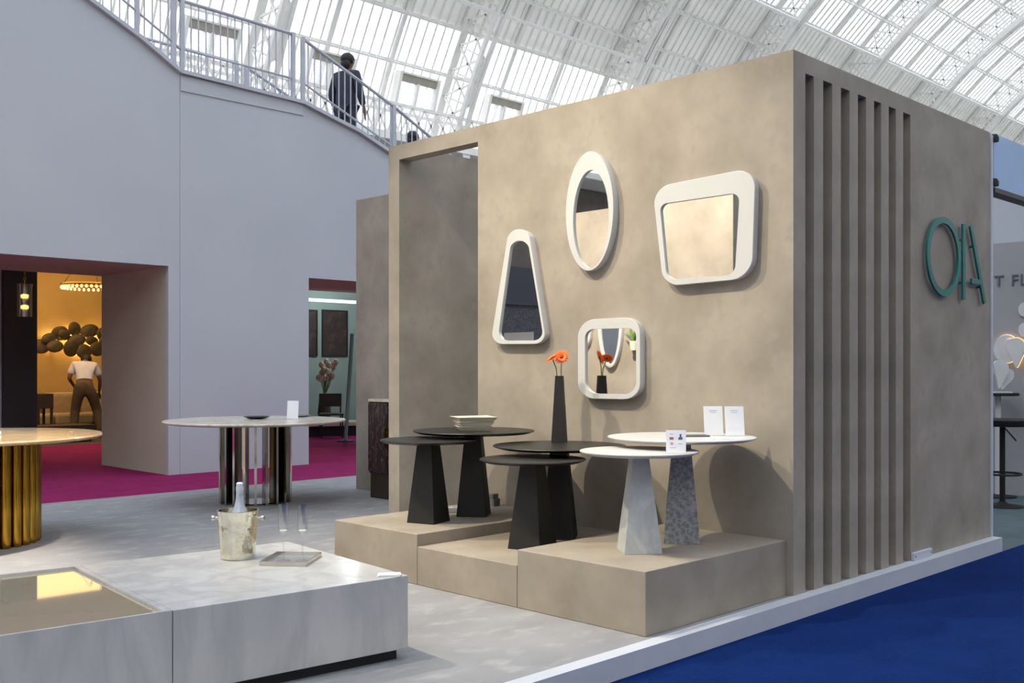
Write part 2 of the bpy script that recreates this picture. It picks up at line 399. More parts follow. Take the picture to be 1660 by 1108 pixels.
# fabric front in three stretched panels with slim seams, cut by the openings (x 2.2-6.2 and 8.3-11.6, up to z 2.55)
def front(xs0, xs1, zb, y0, y1, name='fabric_panel'):
    pts = [(xs0, zb), (xs1, zb), (xs1, prof_z(xs1))] + [p for p in reversed(prof) if xs0 < p[0] < xs1] + [(xs0, prof_z(xs0))]
    return MB().prism(pts, y0, y1).build(name, M['fabric'], wl_)
OPEN = 2.55
front(0.6, 2.2, HALL, FY, FY+0.06)
front(2.2, 6.2, OPEN, FY, FY+0.06)
front(6.2, 6.353, HALL, FY, FY+0.06)
front(6.357, 8.3, HALL, FY, FY+0.06)
front(8.3, 11.6, OPEN-0.02, FY, FY+0.06)
front(11.6, 13.2, HALL, FY, FY+0.06)
def block(x0, x1, z0, z1, y0=FY+0.06, y1=BY, name='reveal', m='taupe'):
    return MB().box(x0, x1, y0, y1, z0, z1).build(name, M[m], wl_)
block(2.14, 2.2, HALL, OPEN); block(6.2, 6.26, HALL, OPEN); block(8.24, 8.3, HALL, OPEN); block(11.6, 11.66, HALL, OPEN)
block(2.14, 6.26, OPEN, OPEN+0.06, name='soffit'); block(8.24, 11.66, OPEN-0.02, OPEN+0.04, name='soffit')
MB().prism([(0.6,HALL),(2.14,HALL),(2.14,OPEN),(6.26,OPEN),(6.26,HALL),(8.24,HALL),(8.24,OPEN),(11.66,OPEN),(11.66,HALL),(13.2,HALL),(13.2,3.0),(0.6,3.3)], BY, BY+0.05).build('rear_panel', M['fabric'], wl_)
# landing ledge and cap along the top edge
for (a, za), (b, zb) in zip(prof, prof[1:]):
    MB().bar((a, FY+0.02, za+0.02), (b, FY+0.02, zb+0.02), 0.16, 0.05).build('top_cap', M['fabric'], wl_)
MB().box(6.36, 8.2, FY-0.015, FY, 4.80, 4.99).build('landing_ledge', M['fabric'], wl_)

# staircase: landing plus treads of both flights
st = thing('staircase', 'grey staircase behind the pale lavender wall', 'staircase'); st['kind'] = 'structure'; del st['category']
MB().box(6.35, 8.3, FY+0.10, 14.2, 4.55, 4.72).build('landing', M['step'], st)
tread = MB().box(0, 0.30, FY+0.10, 14.2, -0.16, 0).mesh('tread'); tread.materials.append(M['step'])
for k in range(14):
    o = bpy.data.objects.new('tread', tread); C.objects.link(o); o.parent = st; o.location = (8.3 + 0.30*k, 0, prof_z(8.45 + 0.30*k) - 0.12)
for k in range(14):
    o = bpy.data.objects.new('tread', tread); C.objects.link(o); o.parent = st; o.location = (6.35 - 0.30*(k+1), 0, 4.72 + 0.16*(k+1))

def railing(Y, label, dx=0.0):
    t = thing('stair_railing', label, 'railing', group='stair railings')
    top = [(3.6, 7.55), (6.30, 6.02), (6.36, 5.97), (8.06, 5.92)]
    low = [(8.22, 5.89), (9.84, 5.23), (10.57, 4.88), (11.9, 4.15)]
    def zz(pl, x):
        for (a, za), (b, zb) in zip(pl, pl[1:]):
            if a <= x <= b: return za + (zb-za)*(x-a)/(b-a)
        return pl[-1][1]
    for pl in (top, low):
        MB().tube([(x+dx, Y, z) for x, z in pl], 0.024, 8).build('top_rail', M['rail'], t, smooth=True)
        MB().tube([(x+dx, Y, max(z-0.62, prof_z(x)+0.05)) for x, z in pl], 0.016, 8).build('lower_rail', M['rail'], t, smooth=True)
        x = pl[0][0] + 0.09
        while x < pl[-1][0]:
            zt = zz(pl, x); zb = prof_z(x+dx) + 0.03 if Y < 13 else min(prof_z(x+dx), zt-0.95)
            MB().tube([(x+dx, Y, zb), (x+dx, Y, zt)], 0.0095, 6).build('baluster', M['rail'], t)
            x += 0.105
    for x in (5.0, 5.80, 6.28, 6.40, 8.06, 8.22, 9.84, 11.2):
        pl = top if x < 8.1 else low
        zt = zz(pl, x) + 0.02; zb = prof_z(x+dx) - 0.1 if Y < 13 else zt - 1.1
        MB().box(x+dx-0.026, x+dx+0.026, Y-0.026, Y+0.026, zb, zt).build('post', M['rail'], t)
    return t
railing(FY+0.03, 'near pale grey railing along the top of the lavender wall')
railing(14.15, 'far pale grey railing on the other side of the stairs', 0.15)

# ================================================================== SETTING: rooms behind the enclosure
struct(MB().box(4.0, 10.0, 22.0, 22.15, HALL, 3.6).build('wall_ochre', M['yellow_wall']), 'ochre wall behind the bronze disc sculpture')
struct(MB().box(10.0, 22, 20.0, 20.15, HALL, 3.6).build('wall_sage', M['sage']), 'sage green wall with dark pictures')
struct(MB().box(9.95, 10.05, 15.2, 22.0, HALL, 3.6).build('wall_partition', M['sage']), 'partition between the two rooms')
struct(MB().box(3.9, 4.0, 15.0, 22.0, HALL, 3.6).build('wall_room_side', M['pale_panel']), 'pale side wall of the warm room')
struct(MB().box(0, 22, 14.40, 22.2, 3.6, 3.66).build('ceiling_room', M['pale_panel']), 'flat ceiling over the rooms')
struct(MB().box(5.31, 5.76, 15.5, 15.75, HALL, 3.6).build('column', M['dark_panel']), 'dark slate column seen through the left opening')
struct(MB().box(4.0, 5.31, 15.62, 15.70, HALL, 3.6).build('wall_pale', M['pale_panel']), 'pale grey panel beside the dark column')
struct(MB().box(9.6, 15.0, BY+0.06, BY+0.12, 2.36, 2.41).build('strip_light', M['glow_white']), 'thin white light strip under the right opening')
# dark patterned booth further left (seen in the pear shaped mirror)
db = bpy.data.objects.new('wall_booth', None); C.objects.link(db); struct(db, 'dark patterned booth wall, seen only in reflection')
MB().box(-6.5, 0.2, 12.6, 12.75, HALL, 2.35).build('patterned_panel', M['charcoal'], db)
MB().box(-6.5, 0.2, 12.55, 12.75, 2.35, 3.0).build('band', M['navy_band'], db)

# added fill lights of the two rooms, no fixtures modelled
def point(name, loc, power, color, size=0.15):
    l = bpy.data.lights.new(name, 'POINT'); l.energy = power; l.color = color; l.shadow_soft_size = size
    o = bpy.data.objects.new(name, l); o.location = loc; C.objects.link(o); return o
def ceiling_fill(loc, sx, sy, power, color):
    l = bpy.data.lights.new('added_room_fill', 'AREA'); l.shape = 'RECTANGLE'; l.size = sx; l.size_y = sy; l.energy = power; l.color = color
    o = bpy.data.objects.new('added_room_fill', l); o.location = loc; C.objects.link(o); return o
ceiling_fill((7.0, 20.0, 3.58), 5.4, 3.4, 110, (1.0, 0.66, 0.28))  # added unseen area fill, sized for its reflection in the bronze top
ceiling_fill((7.3, 17.6, 3.58), 2.0, 1.2, 60, (1.0, 0.82, 0.58))
point('added_sage_fill', (13.5, 18.2, 3.2), 120, (0.92, 1.0, 0.97), 0.15)  # added point fill giving the sage room dim neutral light

# ================================================================== SETTING: neighbouring booth on the right
struct(MB().box(11.6, 11.72, 3.1, 9.6, HALL, 2.6).build('wall_neighbour', M['grey_booth']), 'grey booth wall with large lettering')
struct(MB().box(17.0, 17.1, 2.6, 16, HALL, 4.0).build('wall_distant', M['fabric']), 'pale fabric wall rising behind the grey booth')
fa = MB().box(8.02, 16.0, 2.93, 2.99, 2.60, 3.01).build('fascia_board', M['fascia']); tag(fa, 'light blue fascia board of the neighbouring booth', 'fascia')
fr = MB().box(7.99, 16.0, 2.91, 3.01, 2.565, 2.60).build('edge_strip', M['dark_panel'], fa)
tag(fr, 'dark lower edge strip')
for z in (2.64, 2.97):
    MB().lathe([(0.0,0),(0.028,0.0),(0.030,0.03),(0.018,0.055),(0.0,0.06)], 12, (8.0, 2.915, z-0.03)).build('clamp', M['black'], fa, smooth=True)

# ================================================================== SETTING: the hall vault
VC_Y, VC_Z, R_IN, R_OUT = 12.0, 2.5, 26.0, 28.1
XR0, XS = 32.7, 10.4
X0, X1 = -40.1, 126.3
def VP(th, rad, x): return Vector((x, VC_Y + rad*math.cos(R(th)), VC_Z + rad*math.sin(R(th))))
ce = bpy.data.objects.new('ceiling', None); C.objects.link(ce); struct(ce, 'white iron and glass barrel vault of the exhibition hall')
# rib truss, one mesh shared by all ribs
rb = MB()
ths = [15 + 2.5*k for k in range(61)]
for a, b in zip(ths, ths[1:]):
    for sx in (-0.24, 0.24):
        rb.bar(VP(a, R_IN, sx), VP(b, R_IN, sx), 0.20, 0.16, (1,0,0))
    rb.bar(VP(a, R_IN+0.12, 0), VP(b, R_IN+0.12, 0), 0.50, 0.06, (1,0,0)) if int(a) % 2 else None
    rb.bar(VP(a, R_OUT-0.15, 0), VP(b, R_OUT-0.15, 0), 0.16, 0.42, (1,0,0))
    rb.bar(VP(a, R_IN, 0), VP(b, R_OUT-0.2, 0), 0.09)
    rb.bar(VP(b, R_IN, 0), VP(a, R_OUT-0.2, 0), 0.09)
    rb.bar(VP(a, R_IN, 0), VP(a, R_OUT-0.2, 0), 0.08)
rbm = rb.mesh('rib'); rbm.materials.append(M['iron'])
for k in range(-7, 10):
    o = bpy.data.objects.new('rib', rbm); C.objects.link(o); o.parent = ce; o.location.x = XR0 + XS*k
# secondary arcs: three per bay
ar = MB()
for a, b in zip(ths, ths[1:]): ar.bar(VP(a, R_OUT-0.12, 0), VP(b, R_OUT-0.12, 0), 0.12, 0.20, (1,0,0))
arm = ar.mesh('secondary_arc'); arm.materials.append(M['iron'])
for k in range(-7, 9):
    for j in (1, 2):
        o = bpy.data.objects.new('secondary_arc', arm); C.objects.link(o); o.parent = ce; o.location.x = XR0 + XS*(k + j/3)
# lattice purlins: one mesh turned about the vault axis
TH0, DTH, NROW = 18.0, 4.5, 32
pu = MB()
pu.box(X0, X1, -0.05, 0.05, -0.05, 0.05); pu.box(X0, X1, -0.75, -0.67, -0.04, 0.04)
n = int((X1-X0)/0.8667)
for k in range(n):
    x = X0 + k*0.8667
    pu.bar((x, -0.05, 0), (x+0.433, -0.70, 0), 0.04); pu.bar((x+0.433, -0.70, 0), (x+0.8667, -0.05, 0), 0.04)
pum = pu.mesh('purlin'); pum.materials.append(M['iron'])
for i in range(NROW+1):
    th = TH0 + DTH*i
    o = bpy.data.objects.new('purlin', pum); C.objects.link(o); o.parent = ce
    o.location = (0, VC_Y + (R_OUT-0.1)*math.cos(R(th)), VC_Z + (R_OUT-0.1)*math.sin(R(th))); o.rotation_euler = (R(th), 0, 0)
# longitudinal beams at the inner chord
bm_ = MB().box(X0, X1, -0.14, 0.14, -0.07, 0.07).mesh('tie_beam'); bm_.materials.append(M['iron'])
for th in (34.5, 45.5, 134.5, 145.5):
    o = bpy.data.objects.new('tie_beam', bm_); C.objects.link(o); o.parent = ce
    o.location = VP(th, R_IN+0.1, 0); o.rotation_euler = (R(th), 0, 0)
# panes and boards
PW = XS/20
HL = R_OUT*R(DTH)
cells = []
for i in range(NROW):
    th = TH0 + DTH*(i+0.5)
    glazed = not (31.5 <= th <= 45.0 or 135.0 <= th <= 148.5)
    for k in range(int(round((X1-X0)/PW))):
        cells.append((th, X0 + (k+0.5)*PW, glazed))
def px_area(th, x):
    p = VP(th, R_OUT, x); d = (p.x+p.y)/math.sqrt(2)
    if d < 5: return 0
    u = CX + F_PX*((p.x-p.y)/math.sqrt(2))/d; v = HY - F_PX*(p.z-EYE)/d
    if not (130 < u < 1665 and -6 < v < 262): return 0
    lim = (v*1.0 < (u-130)*0.8) if u < 300 else ((v < 122+(u-285)*0.22) if u < 630 else ((v < 242-0.2416*(u-630)) if u < 1284 else (v < 84+0.43*(u-1284))))
    return (1/d**2) if lim else 0
pane = MB().box(-PW*0.47, PW*0.47, -0.012, 0.012, -HL*0.485, HL*0.485).mesh('pane'); pane.materials.append(M['glass_roof'])
brd = MB().box(-PW*0.47, PW*0.47, -0.03, 0.03, -HL*0.497, HL*0.497).mesh('board'); brd.materials.append(M['board'])
for glz, me, nm in ((True, pane, 'pane'), (False, brd, 'board')):
    lst = sorted([(px_area(th, x), th, x) for th, x, g in cells if g == glz], reverse=True)
    rest = MB()
    cs = [Vector(v.co) for v in me.vertices]; fs = [tuple(p.vertices) for p in me.polygons]
    for n_, (a, th, x) in enumerate(lst):
        c = VP(th, R_OUT, x)
        if n_ < 300 and a > 0:
            o = bpy.data.objects.new(nm, me); C.objects.link(o); o.parent = ce; o.location = c; o.rotation_euler = (R(th), 0, 0)
        else:
            ct, s_ = math.cos(R(th)), math.sin(R(th))
            rest.add([(c.x+v.x, c.y+v.y*ct-v.z*s_, c.z+v.y*s_+v.z*ct) for v in cs], fs)
    tag(rest.build('distant_'+nm+'s', M['glass_roof'] if glz else M['board'], ce), kind='stuff')
# glazing bars
gb = MB()
for k in range(int(round((X1-X0)/PW))+1):
    x = X0 + k*PW
    if not (0 < x < 126): 
        continue
    for i in range(NROW):
        th = TH0 + DTH*i
        if th > 100: break
        gb.bar(VP(th, R_OUT-0.05, x), VP(th+DTH, R_OUT-0.05, x), 0.05, 0.09 if th < 44 else 0.20, (1,0,0))
tag(gb.build('glazing_bars', M['iron'], ce), kind='stuff')

# hall side walls and galleries
struct(MB().box(X0, X1, 38.6, 39.0, HALL-0.2, 11.25).build('wall_far', M['hall_wall']), 'far side wall of the hall under the vault')
struct(MB().box(X0, X1, -15.0, -14.6, HALL-0.2, 11.25).build('wall_near', M['hall_wall']), 'near side wall of the hall behind the camera')
struct(MB().prism([(VC_Y+R_OUT*math.cos(R(t)), VC_Z+R_OUT*math.sin(R(t))) for t in range(18, 163, 4)] + [(-14.8,-0.3),(38.8,-0.3)], X1, X1+0.3, 'X').build('wall_end_gable', M['hall_wall']), 'end gable of the hall')
struct(MB().prism([(VC_Y+R_OUT*math.cos(R(t)), VC_Z+R_OUT*math.sin(R(t))) for t in range(18, 163, 4)] + [(-14.8,-0.3),(38.8,-0.3)], X0-0.3, X0, 'X').build('wall_start_gable', M['hall_wall']), 'start gable of the hall')
ga = bpy.data.objects.new('gallery', None); C.objects.link(ga); struct(ga, 'distant hall gallery with white lattice balustrade')
MB().box(X0, X1, 35.6, 38.6, 11.25, 11.55).build('gallery_slab', M['iron'], ga)
MB().box(X0, X1, 37.9, 38.5, HALL, 11.2).build('gallery_back_wall', M['gallery'], ga)
MB().box(X0, X1, 35.85, 35.95, 11.55, 11.66).box(X0, X1, 35.82, 35.98, 12.86, 12.98).build('balustrade_rail', M['iron'], ga)
la = MB()
x = 8.0
while x < 60:
    la.bar((x, 35.9, 11.62), (x+0.72, 35.9, 12.9), 0.085, 0.05, (0,1,0)); la.bar((x+0.72, 35.9, 11.62), (x, 35.9, 12.9), 0.085, 0.05, (0,1,0))
    x += 0.72
tag(la.build('lattice', M['iron'], ga), kind='stuff')
colm = MB().box(-0.22, 0.22, 35.7, 36.1, HALL, 11.25).mesh('gallery_column'); colm.materials.append(M['iron'])
for k in range(-7, 10):
    o = bpy.data.objects.new('gallery_column', colm); C.objects.link(o); o.parent = ga; o.location.x = XR0 + XS*k
# dormer windows above the gallery
dw_f = MB().box(-1.2,-1.05,-0.2,0.2,-0.8,0.8).box(1.05,1.2,-0.2,0.2,-0.8,0.8).box(-1.05,1.05,-0.2,0.2,0.72,0.8).box(-1.05,1.05,-0.2,0.2,-0.8,-0.7).box(-0.06,0.06,-0.15,0.15,-0.7,0.4).mesh('window_frame')
dw_f.materials.append(M['iron'])
dw_h = MB().box(-1.05,1.05,-0.1,0.1,0.36,0.72).mesh('header_panel'); dw_h.materials.append(M['shade_panel'])
dw_g = MB().box(-1.05,1.05,-0.012,0.012,-0.7,0.36).mesh('pane'); dw_g.materials.append(M['glass_roof'])
wn_i = 1
for k in range(-2, 3):
    for off in (-2.0, 3.6):
        x = XR0 + XS*k + off
        if not 18 < x < 50: continue
        e = bpy.data.objects.new('window_%d' % wn_i, None); C.objects.link(e); struct(e, 'dormer window above the distant lattice gallery'); wn_i += 1
        e.location = (x, 37.0, 14.0); e.rotation_euler = (R(18), 0, 0)
        for nm, me in (('window_frame', dw_f), ('header_panel', dw_h), ('pane', dw_g)):
            o = bpy.data.objects.new(nm, me); C.objects.link(o); o.parent = e

# ================================================================== OBJECTS: mirrors on the beige wall
MFX = WX - 0.055                                         # front face of the mirror frames
def wall_pts(pl, X): return [(lambda p: (p.y, p.z))(at_X(u, v, X)) for u, v in pl]
def mirror(label, outer, inner, front=MFX, wall=WX, face=-1, lip=True, name='wall_mirror', glass='mirror', group='white framed mirrors'):
    cy = sum(p[0] for p in outer)/len(outer); cz = sum(p[1] for p in outer)/len(outer)
    t = thing(name, label, 'mirror', (wall, cy, cz), group=group)
    n = len(outer); fx = front - wall; gx = fx*0.74
    O = [(p[0]-cy, p[1]-cz) for p in outer]; I = [(p[0]-cy, p[1]-cz) for p in inner]
    Ob = [(p[0]*0.985, p[1]*0.988) for p in O]
    b = MB()
    vs = [(0.0005*face, *p) for p in Ob] + [(fx*0.94, *p) for p in O] + [(fx, *(Vector(p)*0.992)) for p in O] + [(fx, *p) for p in I] + [(gx, *p) for p in I] + [(0.0005*face, *p) for p in I]
    fs = []
    for ring in range(5):
        for k in range(n):
            fs.append((ring*n+k, ring*n+(k+1)%n, (ring+1)*n+(k+1)%n, (ring+1)*n+k))
    for k in range(n): fs.append((5*n+k, 5*n+(k+1)%n, (k+1)%n, k))
    b.add(vs, fs); b.build('mirror_frame', M['frame'], t, smooth=True)
    g = MB().prism([(p[0]*0.999, p[1]*0.999) for p in I], gx, gx*0.6, 'X'); g.build('mirror_glass', M[glass], t)
    return t
def zpx(pl, ox, oy, s): return [(ox + a/s, oy + b/s) for a, b in pl]
# pear shaped
o_ = rounded(zpx([(182,66),(350,60),(506,1046),(25,1048)], 790, 360, 5.275), [15,15,20,20]); i_ = rounded(zpx([(203,162),(346,160),(484,1014),(86,1016)], 790, 360, 5.275), [13,13,17,17])
mp_ = mirror('tapering pear-shaped white framed mirror, leftmost on the beige wall', wall_pts(o_, MFX), wall_pts(i_, MFX))
# oval
def ellipse(cu, cv, hu0, hu1, hv0, hv1, n=44):
    a = at_X(hu0, cv, MFX); b = at_X(hu1, cv, MFX); c0 = at_X(cu, hv0, MFX); c1 = at_X(cu, hv1, MFX)
    yc, ry = (a.y+b.y)/2, abs(a.y-b.y)/2; zc, rz = (c0.z+c1.z)/2, abs(c0.z-c1.z)/2
    return [(yc + ry*math.cos(2*PI*k/n), zc + rz*math.sin(2*PI*k/n)) for k in range(n)]
mirror('tall oval white framed mirror hung highest, above the vase', ellipse(955.6, 342, 917, 994.3, 245.5, 439.5), ellipse(957.8, 356, 928.8, 986.8, 275.5, 434.8))
# big rounded rectangle
o_ = rounded(zpx([(36,222),(880,54),(851,964),(125,1032)], 1050, 260, 5.037), [30,34,34,26]); i_ = rounded(zpx([(97,358),(750,262),(712,935),(154,974)], 1050, 260, 5.037), [12,15,15,15])
mirror('largest white framed mirror, a slanting rounded rectangle nearest the slatted wall', wall_pts(o_, MFX), wall_pts(i_, MFX))
# small rounded square
o_ = rounded(zpx([(335,97),(843,68),(845,748),(335,738)], 870, 500, 5.037), [27,27,27,27]); i_ = rounded(zpx([(393,172),(812,160),(812,704),(395,697)], 870, 500, 5.037), [14,14,20,20])
mirror('small rounded square white framed mirror hung lowest, beside the orange flowers', wall_pts(o_, MFX), wall_pts(i_, MFX))
# pale maker's label at the foot of the pear mirror
a = at_X(815, 540, MFX); b = at_X(863, 552, MFX)
pl = MB().box(-0.003, 0.003, min(a.y,b.y)-mp_.location.y, max(a.y,b.y)-mp_.location.y, b.z-mp_.location.z, a.z-mp_.location.z).build('label_plate', M['letter_grey'], mp_, loc=(MFX-WX+0.016, 0, 0))
# mirrors and planter on the facing wall (reflected)
def ell2(yc, zc, ry, rz, n=40): return [(yc+ry*math.cos(2*PI*k/n), zc+rz*math.sin(2*PI*k/n)) for k in range(n)]
mirror('oval mirror on the facing wall, seen reflected in the small square mirror', ell2(7.36,1.86,0.18,0.60), ell2(7.36,1.83,0.14,0.53), 1.235, 1.18, 1, group='mirrors on the facing wall')
q = rounded([(7.60,1.98),(8.08,2.06),(8.02,1.42),(7.66,1.50)], [0.1]*4); q2 = rounded([(7.65,1.94),(8.02,2.0),(7.98,1.48),(7.71,1.54)], [0.08]*4)
mirror('rounded mirror on the facing wall, seen cut off in the small square mirror', q, q2, 1.235, 1.18, 1, group='mirrors on the facing wall')
pt = thing('wall_planter', 'green and mauve plant on the facing wall, seen in the small mirror', 'plant', (1.18, 7.02, 1.50))
MB().lathe([(0.0,-0.10),(0.04,-0.10),(0.05,0.0),(0.045,0.0),(0.035,-0.08),(0.0,-0.08)], 16, (0.055,0,0.05)).build('pot', M['cream'], pt, smooth=True)
for k in range(26):
    a = random.uniform(0, 2*PI); L_ = random.uniform(0.10, 0.20); tilt = random.uniform(0.2, 0.9)
    base = Vector((0.06, 0, 0.04)); tip = base + Vector((abs(math.cos(a))*L_*tilt*0.5, math.sin(a)*L_*tilt, L_*(1-0.4*tilt)))
    side = Vector((0.3, math.cos(a), 0)).normalized()*0.016; mid = base.lerp(tip, 0.55)
    nrm = Vector((0.002, 0, 0))
    lf = MB().add([base, mid-side, tip, mid+side, base+nrm, mid-side+nrm, tip+nrm, mid+side+nrm], [(0,1,2,3),(7,6,5,4),(0,4,5,1),(1,5,6,2),(2,6,7,3),(3,7,4,0)])
    lf.build('leaf', M['leaf'] if k < 17 else M['purple'], pt)

# ================================================================== OBJECTS: pedestal tables
def ped_table(label, r, d, zb, zt, rad, phi, top_m, base_m, b=0.098, tp=0.052):
    p = rd(r, d, zb); h = zt - zb
    t = thing('pedestal_table', label, 'table', p, R(-45+phi), 'pedestal tables on the platforms')
    MB().frustum(b, tp, 0, h-0.012).build('pedestal', M[base_m], t, bevel=0.002)
    MB().lathe([(0.0,h-0.014),(rad*0.55,h-0.013),(rad*0.90,h-0.008),(rad*0.994,h+0.004),(rad,h+0.008),(rad*0.995,h+0.0115),(rad*0.985,h+0.012),(0.0,h+0.012)], 64).build('tabletop', M[top_m], t, smooth=True)
    return p, h + 0.012 + zb
EPS = 0.0
ped_table('low round black table standing alone at the left end of the platforms', -0.522, 6.48, 0.292, 0.796, 0.302, -27, 'black_top', 'black_base')
pB, zB = ped_table('taller round black table carrying a stack of cream trays', -0.250, 6.78, 0.292, 0.835, 0.398, -8, 'black_top', 'black_base')
ped_table('low round black table in front of the table with the vase', 0.118, 5.95, 0.222, 0.722, 0.305, -30, 'black_top', 'black_base', 0.105)
pD, zD = ped_table('taller round black table carrying the tall vase of orange flowers', 0.289, 6.31, 0.222, 0.772, 0.406, -9, 'black_top', 'black_base', 0.102)
pE, zE = ped_table('low round white table on pale marble pedestal carrying one small card', 0.657, 5.36, 0.305, 0.815, 0.307, 6, 'white_top', 'pale_marble', 0.098, 0.042)
pF, zF = ped_table('taller round white table on speckled grey pedestal carrying two upright cards', 0.925, 5.66, 0.305, 0.868, 0.402, -8, 'white_top', 'speckle', 0.098, 0.048)

# cream trays on table B
for k, (s, dz) in enumerate(((0.110, 0.0), (0.116, 0.030), (0.130, 0.060))):
    b = MB(); q = 0.82
    outer0, outer1 = s*q, s
    b.frustum(outer0, outer1, 0, 0.028)
    t = thing('square_tray', ('lowest', 'middle', 'top')[k] + ' cream square tray of the stack on the black table', 'tray', (pB.x-0.01, pB.y-0.005, zB+0.0008+dz), R(-45+10+4*k), 'stacked cream trays')
    b2 = MB()
    def sq(a, z): return [(-a,-a,z),(a,-a,z),(a,a,z),(-a,a,z)]
    b2.add(sq(outer0,0)+sq(outer1,0.028)+sq(outer1-0.008,0.028)+sq(outer0-0.004,0.006), [(3,2,1,0)] + [(r_*4+k_, r_*4+(k_+1)%4, (r_+1)*4+(k_+1)%4, (r_+1)*4+k_) for r_ in range(3) for k_ in range(4)] + [(12,13,14,15)])
    b2.build('tray_body', M['cream'], t)
    MB().tube([(-outer1,-outer1,0.028),(outer1,-outer1,0.028),(outer1,outer1,0.028),(-outer1,outer1,0.028)], 0.003, 6, True).build('rim', M['cream'], t)

# tall vase with two gerberas
vz = thing('tall_vase', 'tall tapering black square vase on the black table', 'vase', (4.855, 4.430, zD), R(-45-9))
def sqr(a, z): return [(-a,-a,z),(a,-a,z),(a,a,z),(-a,a,z)]
MB().add(sqr(0.047,0)+sqr(0.0245,0.42)+sqr(0.0205,0.42)+sqr(0.032,0.20), [(3,2,1,0)] + [(r_*4+k_, r_*4+(k_+1)%4, (r_+1)*4+(k_+1)%4, (r_+1)*4+k_) for r_ in range(3) for k_ in range(4)] + [(12,13,14,15)]).build('vase_body', M['black_base'], vz)

def gerbera(label, base, head, tilt):
    t = thing('gerbera', label, 'flower', base, 0, 'orange gerberas in the black vase')
    h = Vector(head) - Vector(base)
    MB().tube([(0,0,-0.06), (h.x*0.3, h.y*0.3, h.z*0.4), (h.x*0.9, h.y*0.9, h.z*0.85), (h.x, h.y, h.z)], 0.0035, 8).build('stem', M['stem'], t, smooth=True)
    q = Vector(tilt).normalized().to_track_quat('Z', 'Y').to_matrix()
    for ring, (n, L_, up) in enumerate(((20, 0.054, 0.10), (16, 0.042, 0.35))):
        for k in range(n):
            a = 2*PI*(k + 0.5*ring)/n; dr = Vector((math.cos(a), math.sin(a), up)); sd = Vector((-math.sin(a), math.cos(a), 0))*0.006
            p0 = dr*0.008; p1 = dr*L_*0.6; p2 = dr*L_ - Vector((0,0,0.003)); nn = Vector((0,0,0.0012))
            vs = [p0-sd*0.4, p1-sd, p2, p1+sd, p0+sd*0.4]
            vs = [q @ v + h for v in vs] + [q @ (v-nn) + h for v in vs]
            MB().add(vs, [(0,1,2,3,4),(9,8,7,6,5)] + [(i, 5+i, 5+(i+1)%5, (i+1)%5) for i in range(5)]).build('petal', M['orange'], t)
    MB().ball(h + q @ Vector((0,0,0.004)), 0.014, 0.014, 0.008, 12, 8, q).build('flower_core', M['orange_core'], t, smooth=True)
zv = zD + 0.42
hd1 = at_d(896, 581, 6.53); hd2 = at_d(910.5, 579, 6.58)
vb1 = Vector((4.855, 4.430, zv)) + Vector((-0.007, 0.007, 0)); vb2 = Vector((4.855, 4.430, zv)) + Vector((0.007, -0.007, 0))
gerbera('orange gerbera seen edge-on, left of the two in the vase', vb1, hd1, (-0.45, 0.25, 0.75))
gerbera('orange gerbera facing the room, right of the two in the vase', vb2, hd2, (-0.8, -0.5, 0.35))

# cards on the white tables
def card(label, loc, w_, h_, rz, lean=0.18, name='paper_sign'):
    t = thing(name, label, 'sign', loc, rz)
    b = MB().box(-w_/2, w_/2, -0.0015, 0.0015, 0.002, h_).build('sheet', M['paper'], t); b.rotation_euler.x = -lean
    MB().box(-w_/2, w_/2, -0.004, 0.035, 0, 0.003).build('foot', M['acrylic'], t)
    a = MB().box(-w_/2-0.004, w_/2+0.004, -0.0045, -0.0025, 0.002, h_+0.004).build('clear_front', M['acrylic'], t); a.rotation_euler.x = -lean
    return t, b
c1 = at_z(1157.5, 707, zF); c2 = at_z(1192, 707.5, zF)
for c, lab in ((c1, 'upright white card on the taller white table, left of the pair'), (c2, 'upright white card at the right edge of the taller white table')):
    t, b = card(lab, (c.x, c.y, zF), 0.105, 0.165, R(-45+3))
    MB().box(-0.022, 0.022, -0.0022, -0.0016, 0.138, 0.142).box(-0.016, 0.016, -0.0022, -0.0016, 0.128, 0.131).build('printed_lines', M['paper_grey'], b)
c3 = at_z(1096, 736, zE)
t, b = card('small white card printed with coloured drawings on the lower white table', (c3.x, c3.y, zE), 0.098, 0.118, R(-45-6))
for (x0, x1, z0, z1, m_) in ((-0.032,-0.012,0.070,0.082,'ink_red'), (0.012,0.032,0.070,0.082,'ink_blue'), (0.018,0.027,0.082,0.098,'ink_blue'), (-0.030,-0.014,0.096,0.100,'paper_grey'), (-0.028,-0.014,0.044,0.056,'ink_pink'), (0.012,0.030,0.048,0.051,'paper_grey'), (-0.03,0.0,0.028,0.031,'paper_grey')):
    MB().box(x0, x1, -0.0022, -0.0016, z0, z1).build('printed_drawing', M[m_], b)
p = at_z(1126, 708, zF); bk = MB().box(-0.07, 0.07, -0.05, 0.05, 0, 0.008).build('brochure', M['letter_grey'], loc=(p.x, p.y, zF+0.0005), rz=R(-45+8)); tag(bk, 'flat grey brochure lying left of the upright cards', 'brochure')
p = at_z(1180, 712.5, zF); bk = MB().box(-0.085, 0.085, -0.02, 0.02, 0, 0.006).build('brochure', M['paper'], loc=(p.x, p.y, zF+0.0005), rz=R(-45)); tag(bk, 'flat white brochure in front of the two upright cards', 'brochure')

